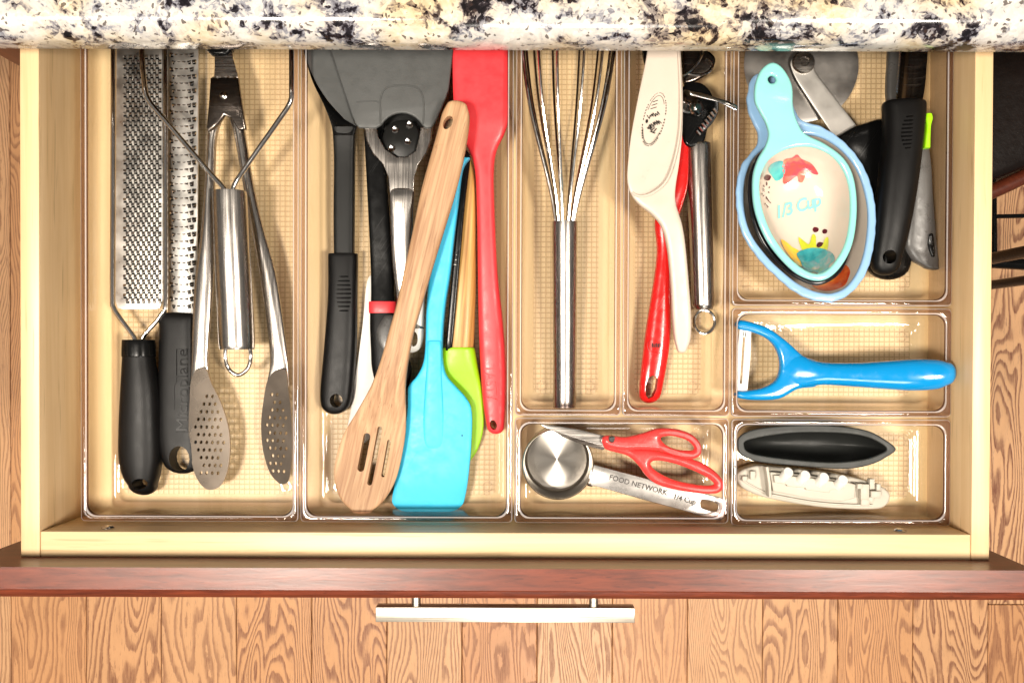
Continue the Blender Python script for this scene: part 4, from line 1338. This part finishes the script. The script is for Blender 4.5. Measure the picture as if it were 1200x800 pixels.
obj('bowl', SB.mesh(), M_WHITEGLAZE, g, 60)
zg = sz - 0.012
K = 4.444
def z6(*pts):
    return [(875 + x / K, 160 + y / K) for x, y in pts]
decal(SB, z6((110, 175), (125, 148), (155, 132), (185, 130), (200, 160), (195, 200), (175, 225), (150, 232), (130, 205)), W_TEAL, g, zg, lift=0.0006)
decal(SB, z6((185, 160), (195, 122), (235, 112), (262, 95), (285, 118), (330, 138), (355, 165), (372, 198), (345, 196), (318, 178), (305, 205), (290, 238), (270, 236), (262, 208), (235, 225), (205, 248), (188, 240), (190, 200)), W_RED, g, zg, lift=0.0006)
for pts in (((90, 215), (105, 200), (125, 208), (118, 228), (98, 230)), ((342, 486), (352, 472), (372, 478), (370, 494), (352, 500)), ((392, 494), (402, 482), (418, 488), (414, 504), (398, 506)), ((362, 566), (376, 550), (398, 556), (392, 574), (370, 578))):
    decal(SB, z6(*pts), W_PLUM, g, zg, 'painted_dot', lift=0.0007)
rnd = random.Random(11)
for k in range(16):
    x = 84 + rnd.uniform(-6, 46)
    y = 236 + k * 8.5
    if y > 330:
        x = 90 + rnd.uniform(0, 26)
    a = rnd.uniform(-0.6, 0.9)
    L, w = rnd.uniform(9, 17), 3.0
    dx, dy = L * math.sin(a), L * math.cos(a)
    decal(SB, z6((x, y), (x + dx / 2 + w, y + dy / 2), (x + dx, y + dy), (x + dx / 2 - w, y + dy / 2)), W_PLUM, g, zg, 'painted_seed', lift=0.0008)
decal(SB, z6((178, 540), (195, 542), (240, 580), (285, 640), (300, 672), (262, 668), (225, 625), (195, 585)), W_YEL, g, zg, lift=0.0006)
decal(SB, z6((225, 575), (265, 590), (280, 610), (240, 615)), W_YEL, g, zg, lift=0.0004)
decal(SB, z6((268, 525), (300, 548), (325, 560), (340, 512), (358, 520), (362, 575), (390, 570), (408, 530), (424, 530), (418, 590), (380, 620), (310, 610), (282, 580)), W_LIME, g, zg, lift=0.0008)
decal(SB, z6((258, 610), (300, 588), (345, 580), (400, 586), (445, 610), (455, 645), (425, 672), (425, 700), (385, 718), (355, 705), (320, 705), (292, 682), (278, 650)), W_GREYTEAL, g, zg, lift=0.0011)
tm = text_mesh('1/3 Cup', 933.5, 243, 15, 17, zg, 0.0, 0.3, None, 0.90, 0.92, 0.00035)
tm = dense(tm, 0.002)
tm = onto(SB, tm, 0.0008)
obj('lettering', tm, M_TEALINK, g, None)

# pizza cutter
g = thing('pizza_cutter', 'pizza cutter with round steel wheel behind the ceramic cups', 'pizza cutter', P(960, 120, BZ))
pz = 0.014
q = P(939, 76, pz)
wr = 67 * S(pz)
wm = steel('spun_steel', (150, 146, 142), 0.36, (30, 30, 30), 0.0)
obj('wheel', lathe([(0, 0.0007), (wr * 0.93, 0.0006), (wr, 0.0), (wr * 0.93, -0.0006), (0, -0.0007)], q, (0, 0, 1), 64), wm, g, 20)
hub = obj('hub', lathe([(0, 0.0030), (0.0018, 0.0030), (0.0022, 0.0022), (0.0036, 0.0022), (0.0040, 0.0034), (0.0080, 0.0030), (0.0090, 0.0015), (0.009, 0.0)], q + Vector((0, 0, 0.0042)), (0, 0, 1), 32), M_STEEL, g, 30)
obj('bracket', loft([(926, 76, 952, 70, pz + 0.0035, 0.002), (932, 92, 955, 84, pz + 0.0035, 0.002), (949, 118, 976, 112, pz + 0.004, 0.002), (972, 153, 1003, 147, pz + 0.006, 0.002), (985, 172, 1016, 166, pz + 0.008, 0.002)], 6, 3, 0.7), M_PALE, g, 35)
obj('handle', loft([(975, 168, 1010, 146, pz + 0.007, 0.012), (985, 180, 1034, 140, pz + 0.006, 0.016), (1000, 200, 1052, 150, pz + 0.004, 0.018), (1010, 240, 1064, 215, pz + 0.002, 0.018), (1014, 280, 1068, 275, pz, 0.017), (1015, 308, 1066, 310, pz, 0.016)], 3, 4, 0.3, 0.75), M_BLACKGLOSS, g, 50)

# channel knife with ribbed black handle
g = thing('black_handled_knife', 'thick black handled tool with ribbed grip and dark steel channel blade', 'knife', P(1050, 220, BZ))
hz = 0.042
hd = obj('handle', loft([H(120, 1036, 1083, hz, 0.020), H(124, 1034.5, 1084, hz, 0.022), H(140, 1035, 1083, hz, 0.024), H(170, 1034, 1079.5, hz, 0.0245), H(205, 1030, 1075.5, hz, 0.0245), H(245, 1026, 1069, hz - 0.001, 0.024), H(275, 1023.5, 1063, hz - 0.002, 0.022), H(300, 1021, 1056, hz - 0.003, 0.019), H(309, 1021, 1054, hz - 0.003, 0.0175)], 2.5, 4, 0.08, 0.85), M_BLACK, g, 50)
cut(hd, ell(1039, 302, 8, 8), hz)
for k in range(9):
    y = 136 + k * 4.6
    w = 10.5 * math.sqrt(max(0.06, 1 - ((y - 154) / 22) ** 2))
    x = 1067 - (y - 154) * 0.06
    obj('rib', tube([(x - w, y + 1.0, hz + 0.0122), (x, y + 0.3, hz + 0.0122), (x + w, y - 0.4, hz + 0.0085)], 0.0007, 6), M_BLACKGLOSS, g)
obj('blade', loft([H(10, 1056, 1090, hz, 0.002, 0.006), H(60, 1055, 1087, hz, 0.002, 0.006), H(100, 1052, 1084, hz, 0.002, 0.006), H(122, 1050, 1080, hz, 0.002, 0.005)], 7, 4), M_DARKSTEEL, g, 45)
for k in range(18):
    y = 62 + k * 3.2
    x = 1055.5 - (y - 60) * 0.08
    obj('tooth', tube([(x - 1.2, y, hz + 0.001), (x + 0.8, y + 1.0, hz + 0.0016)], 0.0006, 5), M_CHROME, g)

# grey strap piece and grey/green peeler
g = thing('grey_peeler', 'slim grey plastic peeler with lime green tab against the drawer side', 'peeler', P(1080, 230, BZ))
yz = 0.022
hd = obj('handle', loft([(1066, 168, 1086, 166, yz + 0.008, 0.010), (1066, 195, 1090, 194, yz + 0.006, 0.011), (1063, 230, 1092, 230, yz + 0.003, 0.012), (1060, 262, 1095, 264, yz, 0.012), (1058.5, 288, 1097, 290, yz - 0.002, 0.011), (1066, 303, 1099, 306, yz - 0.004, 0.010), (1082, 313, 1099, 314, yz - 0.004, 0.009)], 3, 4, 0.3, 0.5), M_GREYPL, g, 45)
obj('inset', loft([(1089, 275, 1093.5, 275, yz + 0.0055, 0.002), (1087.5, 288, 1095, 288, yz + 0.004, 0.002), (1091, 300, 1095.5, 300, yz + 0.0015, 0.002)], 2.4, 4, 0.6, 0.6), M_BLACKGLOSS, g, 45)
obj('tab', loft([H(134, 1084, 1091, yz + 0.020, 0.006), H(140, 1083, 1092, yz + 0.020, 0.007), H(150, 1084, 1089.5, yz + 0.020, 0.007), H(174, 1081.5, 1089, yz + 0.019, 0.007)], 3, 4, 0.15, 0.1), plastic('lime_plastic', (150, 214, 20), 0.3), g, 45, label='lime green tab')
obj('shaft', loft([H(10, 1038, 1053, yz + 0.004, 0.008), H(60, 1040, 1053, yz + 0.004, 0.009), H(122, 1039, 1052, yz + 0.004, 0.009), (1060, 175, 1078, 172, yz + 0.006, 0.009)], 3, 4), M_GREYPL, g, 45)

# ================================================================== blue peeler
g = thing('blue_peeler', 'bright blue plastic swivel peeler with white blade', 'peeler', P(985, 430, BZ))
pz = 0.034
obj('yoke', plate([(958, 425), (940, 416.5), (922, 400.5), (900, 384.5), (880, 377.5), (867, 375), (861.5, 378), (863, 385), (880, 389), (898, 396.5), (909.5, 410), (913.5, 428), (908.5, 445), (893, 454), (874, 457.5), (862, 458), (860.5, 463.5), (866, 466.5), (884, 468.5), (912, 467), (934, 455.5), (958, 450.5)], pz - 0.004, 0.0095, 0.0030), M_BLUEPL, g, 60)
obj('grip', loft([(917, 424, 917, 444, pz - 0.0035, 0.0085), (926, 414, 926, 452, pz - 0.0035, 0.0100), (939, 416, 939, 453.5, pz - 0.002, 0.0120), (953, 422, 953, 451.5, pz, 0.014), (972, 424.5, 972, 451, pz + 0.002, 0.016), (1008, 424.5, 1008, 453.5, pz + 0.005, 0.017), (1040, 422.5, 1040, 456, pz + 0.008, 0.018), (1070, 420.5, 1070, 457.5, pz + 0.011, 0.019), (1096, 421, 1096, 456, pz + 0.013, 0.018), (1107, 423.5, 1107, 452, pz + 0.0135, 0.017)], 2.3, 4, 0.4, 0.85), M_BLUEPL, g, 60)
bl = obj('blade', plate([(866.5, 383), (880, 387.5), (879, 420), (875.5, 457), (861, 462), (862, 420)], pz - 0.005, 0.003, 0.0004, holes=[slot(871.5, 396, 868, 448, 2.6)], smooth=False), M_WHITEPL, g, 40)

# ================================================================== hull and ship
g = thing('dark_boat_mould', 'charcoal silicone boat-shaped hull, hollow, pointed at the right', 'boat mould', P(955, 524, BZ))
hz = 0.033
HO = [(864, 522), (866.5, 511), (885, 502.5), (927, 498), (977, 498.5), (1015, 504), (1038, 515.5), (1049.5, 526), (1038, 535.5), (1020, 544), (990, 549), (940, 546), (890, 541), (869, 533)]
HI = [(872, 521.5), (880, 514.5), (927, 507.2), (980, 507), (1012, 511), (1030, 518.5), (1038.5, 525.8), (1030, 531.5), (1012, 537.5), (977, 541), (930, 538), (882, 531)]
polys = [[P(x, y, hz) for x, y in spline(HO, 5, True)], [P(x, y, hz) for x, y in spline(HI, 5, True)]]
obj('rim', curve_mesh(polys, 0.0003, 0.0011, hz, 3), M_HULL, g, 50)
HB = Bowl(HI, (955, 524), hz, [(1.0, 0.0), (0.985, 0.004), (0.95, 0.010), (0.85, 0.018), (0.68, 0.024), (0.45, 0.027), (0.2, 0.028)])
obj('hull', HB.mesh(0.0015), M_HULLIN, g, 50)

g = thing('ivory_ship', 'ivory plastic steamship top with four funnels below the dark hull', 'toy ship', P(950, 570, BZ))
iz = 0.020
SH = [(861, 556), (866, 550), (885, 544), (905, 545.5), (940, 549), (972, 553), (1002, 559), (1026, 566.5), (1038, 575), (1039, 583), (1035, 590), (1024, 594.5), (990, 594.5), (952, 591.5), (902, 583), (877, 575), (864, 566)]
dk = obj('deck', plate(SH, iz - 0.003, 0.014, 0.002), M_SHIPWHITE, g, 45)
def shrink(pts, c, k):
    return [(c[0] + (x - c[0]) * k, c[1] + (y - c[1]) * k) for x, y in pts]
obj('upper_deck', plate([(900, 552), (940, 555), (985, 562), (1002, 567), (1000, 583), (985, 587), (950, 584), (905, 575)], iz + 0.006, 0.006, 0.001, smooth=False), M_SHIPWHITE, dk, 40)
obj('boat_deck', plate([(906, 556), (940, 558), (984, 564.5), (984, 572), (972, 574), (971, 577), (944, 573.5), (943, 571), (922, 569.5), (921, 567), (907, 565)], iz + 0.010, 0.004, 0.0008, smooth=False), M_SHIPWHITE, dk, 40)
for (x, y) in ((921, 556), (941, 559.5), (963, 562), (985, 565)):
    a = P(x - 3.0, y + 3.5, iz + 0.010)
    b = P(x + 3.2, y - 3.5, iz + 0.019)
    d = (b - a)
    L = d.length
    obj('funnel', lathe([(0, 0), (0.0040, 0), (0.0040, L * 0.93), (0.0036, L), (0, L)], a, d, 20), M_WHITEPL, g, 40)
obj('bulwark', loft([(895, 546, 899, 546, iz + 0.009, 0.010), (898, 565, 902, 565, iz + 0.009, 0.010), (899, 581, 903, 581, iz + 0.008, 0.009)], 5, 2), M_SHIPWHITE, dk, 40)
for cx, cy, w, h, t in ((881, 556, 3, 5, 6), (872, 560, 3, 3, 5), (1011, 575, 5, 9, 7), (1012, 587, 5, 4, 6), (1020, 566, 3, 6, 6), (1024, 578, 6, 4, 7), (1019, 584, 3, 3, 6), (1004, 568, 3, 3, 9), (1028, 570, 2.5, 4, 5)):
    q = P(cx, cy, iz + 0.005)
    s = S(iz)
    obj('deckhouse', box(q.x - w * s, q.x + w * s, q.y - h * s, q.y + h * s, iz + 0.003, iz + 0.003 + t * 0.001, 0.0006), M_SHIPWHITE, dk, 40)
obj('railing', tube(spline([(903, 579, iz + 0.0055), (950, 587.5, iz + 0.0055), (990, 591, iz + 0.0055), (1022, 591.5, iz + 0.0055)], 4), 0.0008, 6), M_SHIPWHITE, dk)
obj('railing', tube(spline([(868, 561, iz + 0.0045), (883, 570, iz + 0.0045), (897, 577, iz + 0.0045)], 4), 0.0008, 6), M_SHIPWHITE, dk)

# ================================================================== scissors tray
g = thing('steel_measuring_cup', 'round steel quarter-cup measure with stamped flat handle', 'measuring cup', P(720, 565, BZ))
cz = 0.034
q = P(654, 543.5, cz)
R = 42 * S(cz)
depth = 0.029
cupm = None
m, nt, b = new_mat('spun_cup_steel')
b.inputs['Metallic'].default_value = 1.0
b.inputs['Base Color'].default_value = (*lin((176, 170, 162)), 1)
b.inputs['Roughness'].default_value = 0.30
b.inputs['Anisotropic'].default_value = 0.85
tg = N(nt, 'ShaderNodeTangent', direction_type='RADIAL', axis='Z')
nt.links.new(tg.outputs[0], b.inputs['Tangent'])
cup_me = lathe([(0, -depth), (R * 0.86, -depth), (R * 0.91, -depth + 0.0012), (R * 0.935, -depth + 0.004), (R * 0.955, -0.001), (R * 0.975, 0.0003), (R * 1.0, -0.0006), (R * 0.985, -0.003), (R * 0.96, -depth + 0.003), (R * 0.9, -depth - 0.001), (0, -depth - 0.001)], (0, 0, 0), (0, 0, 1), 64)
cup = bpy.data.objects.new('cup', cup_me)
COL.objects.link(cup)
cup.parent = g
cup.location = q - g.location
cup_me.name = 'cup'
cup_me.materials.append(m)
for p_ in cup_me.polygons:
    p_.use_smooth = True
cup_me.set_sharp_from_angle(angle=math.radians(35))
hz = cz - 0.001
hd = obj('handle', plate([(693, 569), (690, 560), (692, 551), (696, 544), (720, 550.5), (760, 561), (800, 572), (840, 581.5), (849, 584), (852, 588), (850.5, 598), (848, 606), (844, 609.5), (838, 608.5), (800, 597.5), (750, 584), (710, 572.5), (699, 569.5)], hz, 0.0012, 0.0004, holes=[[(824, 585), (838, 588.5), (841.5, 592), (840, 597.5), (835, 598.5), (823, 595), (820.5, 591), (821.5, 586.5)]], smooth=False), M_HANDLE, g, 35)
obj('handle_weld', loft([(688, 569, 697, 543, hz - 0.002, 0.004), (694, 570, 701, 546, hz - 0.001, 0.003)], 4, 3), M_DARKSTEEL, g)
obj('lettering', text_mesh('FOOD NETWORK', 748, 568.2, 6.2, -15.2, hz + 0.0009, 0.0001, 0, None, 1.02, 1.0, 0.00008), M_PEWTER, hd, None)
obj('lettering', text_mesh('1/4 Cup', 802.5, 585, 6.4, -15.2, hz + 0.0009, 0.0001, 0, None, 1.0, 0.95, 0.00009), M_PEWTER, hd, None)

g = thing('red_scissors', 'red handled kitchen scissors resting over the steel measuring cup', 'scissors', P(740, 530, BZ))
xz = 0.043
obj('blade', plate([(632.5, 496.5), (648, 498), (678, 502.5), (708, 510), (716, 514), (710, 521), (700, 521), (668, 511.5), (640, 502)], xz, 0.0018, 0.0006, smooth=False), M_STEEL, g, 35)
obj('blade', plate([(640, 499), (665, 506), (702, 518), (712, 522), (706, 527), (690, 523), (660, 512)], xz - 0.002, 0.0016, 0.0006, smooth=False), M_DARKSTEEL, g, 35)
HU = [(705, 515), (708, 510.5), (716, 509.5), (732, 511.5), (753, 507), (771, 501.5), (793, 502.5), (811, 509), (820.5, 520), (821, 531), (813, 537), (800, 536), (783, 531), (770, 527.5), (752, 526.5), (735, 527), (722, 526), (708, 522)]
HUH = [(774, 513), (781, 510.5), (790, 510.8), (804, 515), (812, 522), (812.5, 526.5), (805, 527.5), (790, 525.5), (779, 520)]
HL = [(706, 517), (715, 516), (728, 521), (742, 525), (757, 525.5), (770, 527.5), (786, 531), (803, 535), (823, 542), (840, 554), (847.5, 566), (844, 575), (834, 578), (812, 576.5), (788, 572.5), (768, 566), (756, 556), (748, 545), (735, 533.5), (712, 527), (706.5, 522)]
HLH = [(762.5, 541.5), (770, 539), (788, 542), (808, 549), (825, 557), (835, 564), (836, 567.5), (826, 568.5), (808, 566), (789, 561.5), (773, 554), (764, 547)]
obj('handle', plate(HL, xz - 0.003, 0.010, 0.0040, holes=[HLH]), M_REDSC, g, 60)
obj('handle', plate(HU, xz + 0.003, 0.010, 0.0040, holes=[HUH]), M_REDSC, g, 60)
q = P(717, 514.5, xz + 0.0078)
obj('pivot_screw', lathe([(0, 0.0012), (0.0018, 0.0012), (0.0026, 0.0004), (0.0028, -0.001), (0, -0.001)], q, (0, 0, 1), 20), M_CHROME, g, 35)

# ================================================================== stool beside the drawer
g = thing('bar_stool', 'black metal stool with dark seat on the floor right of the drawer', 'stool', P(1200, 180, FZ))
tz = -0.20
obj('seat', plate([(1100, -20), (1120, -40), (1250, -40), (1390, -40), (1420, -20), (1420, 60), (1410, 100), (1320, 142), (1230, 183), (1190, 200), (1160, 212), (1125, 220), (1100, 212), (1094, 190), (1094, 100)], tz, 0.030, 0.010), plastic('dark_leather', (18, 12, 10), 0.35, 0.2, 300, 0.4), g, 50)
obj('seat_edge', tube(spline([(1092, 238, tz - 0.004), (1125, 238, tz - 0.004), (1163, 224, tz - 0.004), (1200, 207, tz - 0.004), (1260, 179, tz - 0.004), (1340, 142, tz - 0.004)], 4), 0.008, 10), M_CABINET, g)
fz = -0.42
for pts, r in (([(1150, 254, fz), (1300, 251, fz)], 0.0028), ([(1164.5, 200, fz), (1165.5, 312, fz)], 0.0034), ([(1140, 306, fz), (1300, 316, fz)], 0.0075), ([(1296, 200, fz), (1297, 314, fz)], 0.0034)):
    obj('stretcher', tube(pts, r, 10), M_BLACKGLOSS, g)
for px, py in ((1146, 306), (1296, 315), (1146, 160), (1296, 160)):
    a = P(px, py, fz)
    obj('leg', tube([(a.x, a.y, FZ + 0.001), (a.x, a.y, tz - 0.016)], 0.0075, 10, True), M_BLACKGLOSS, g)
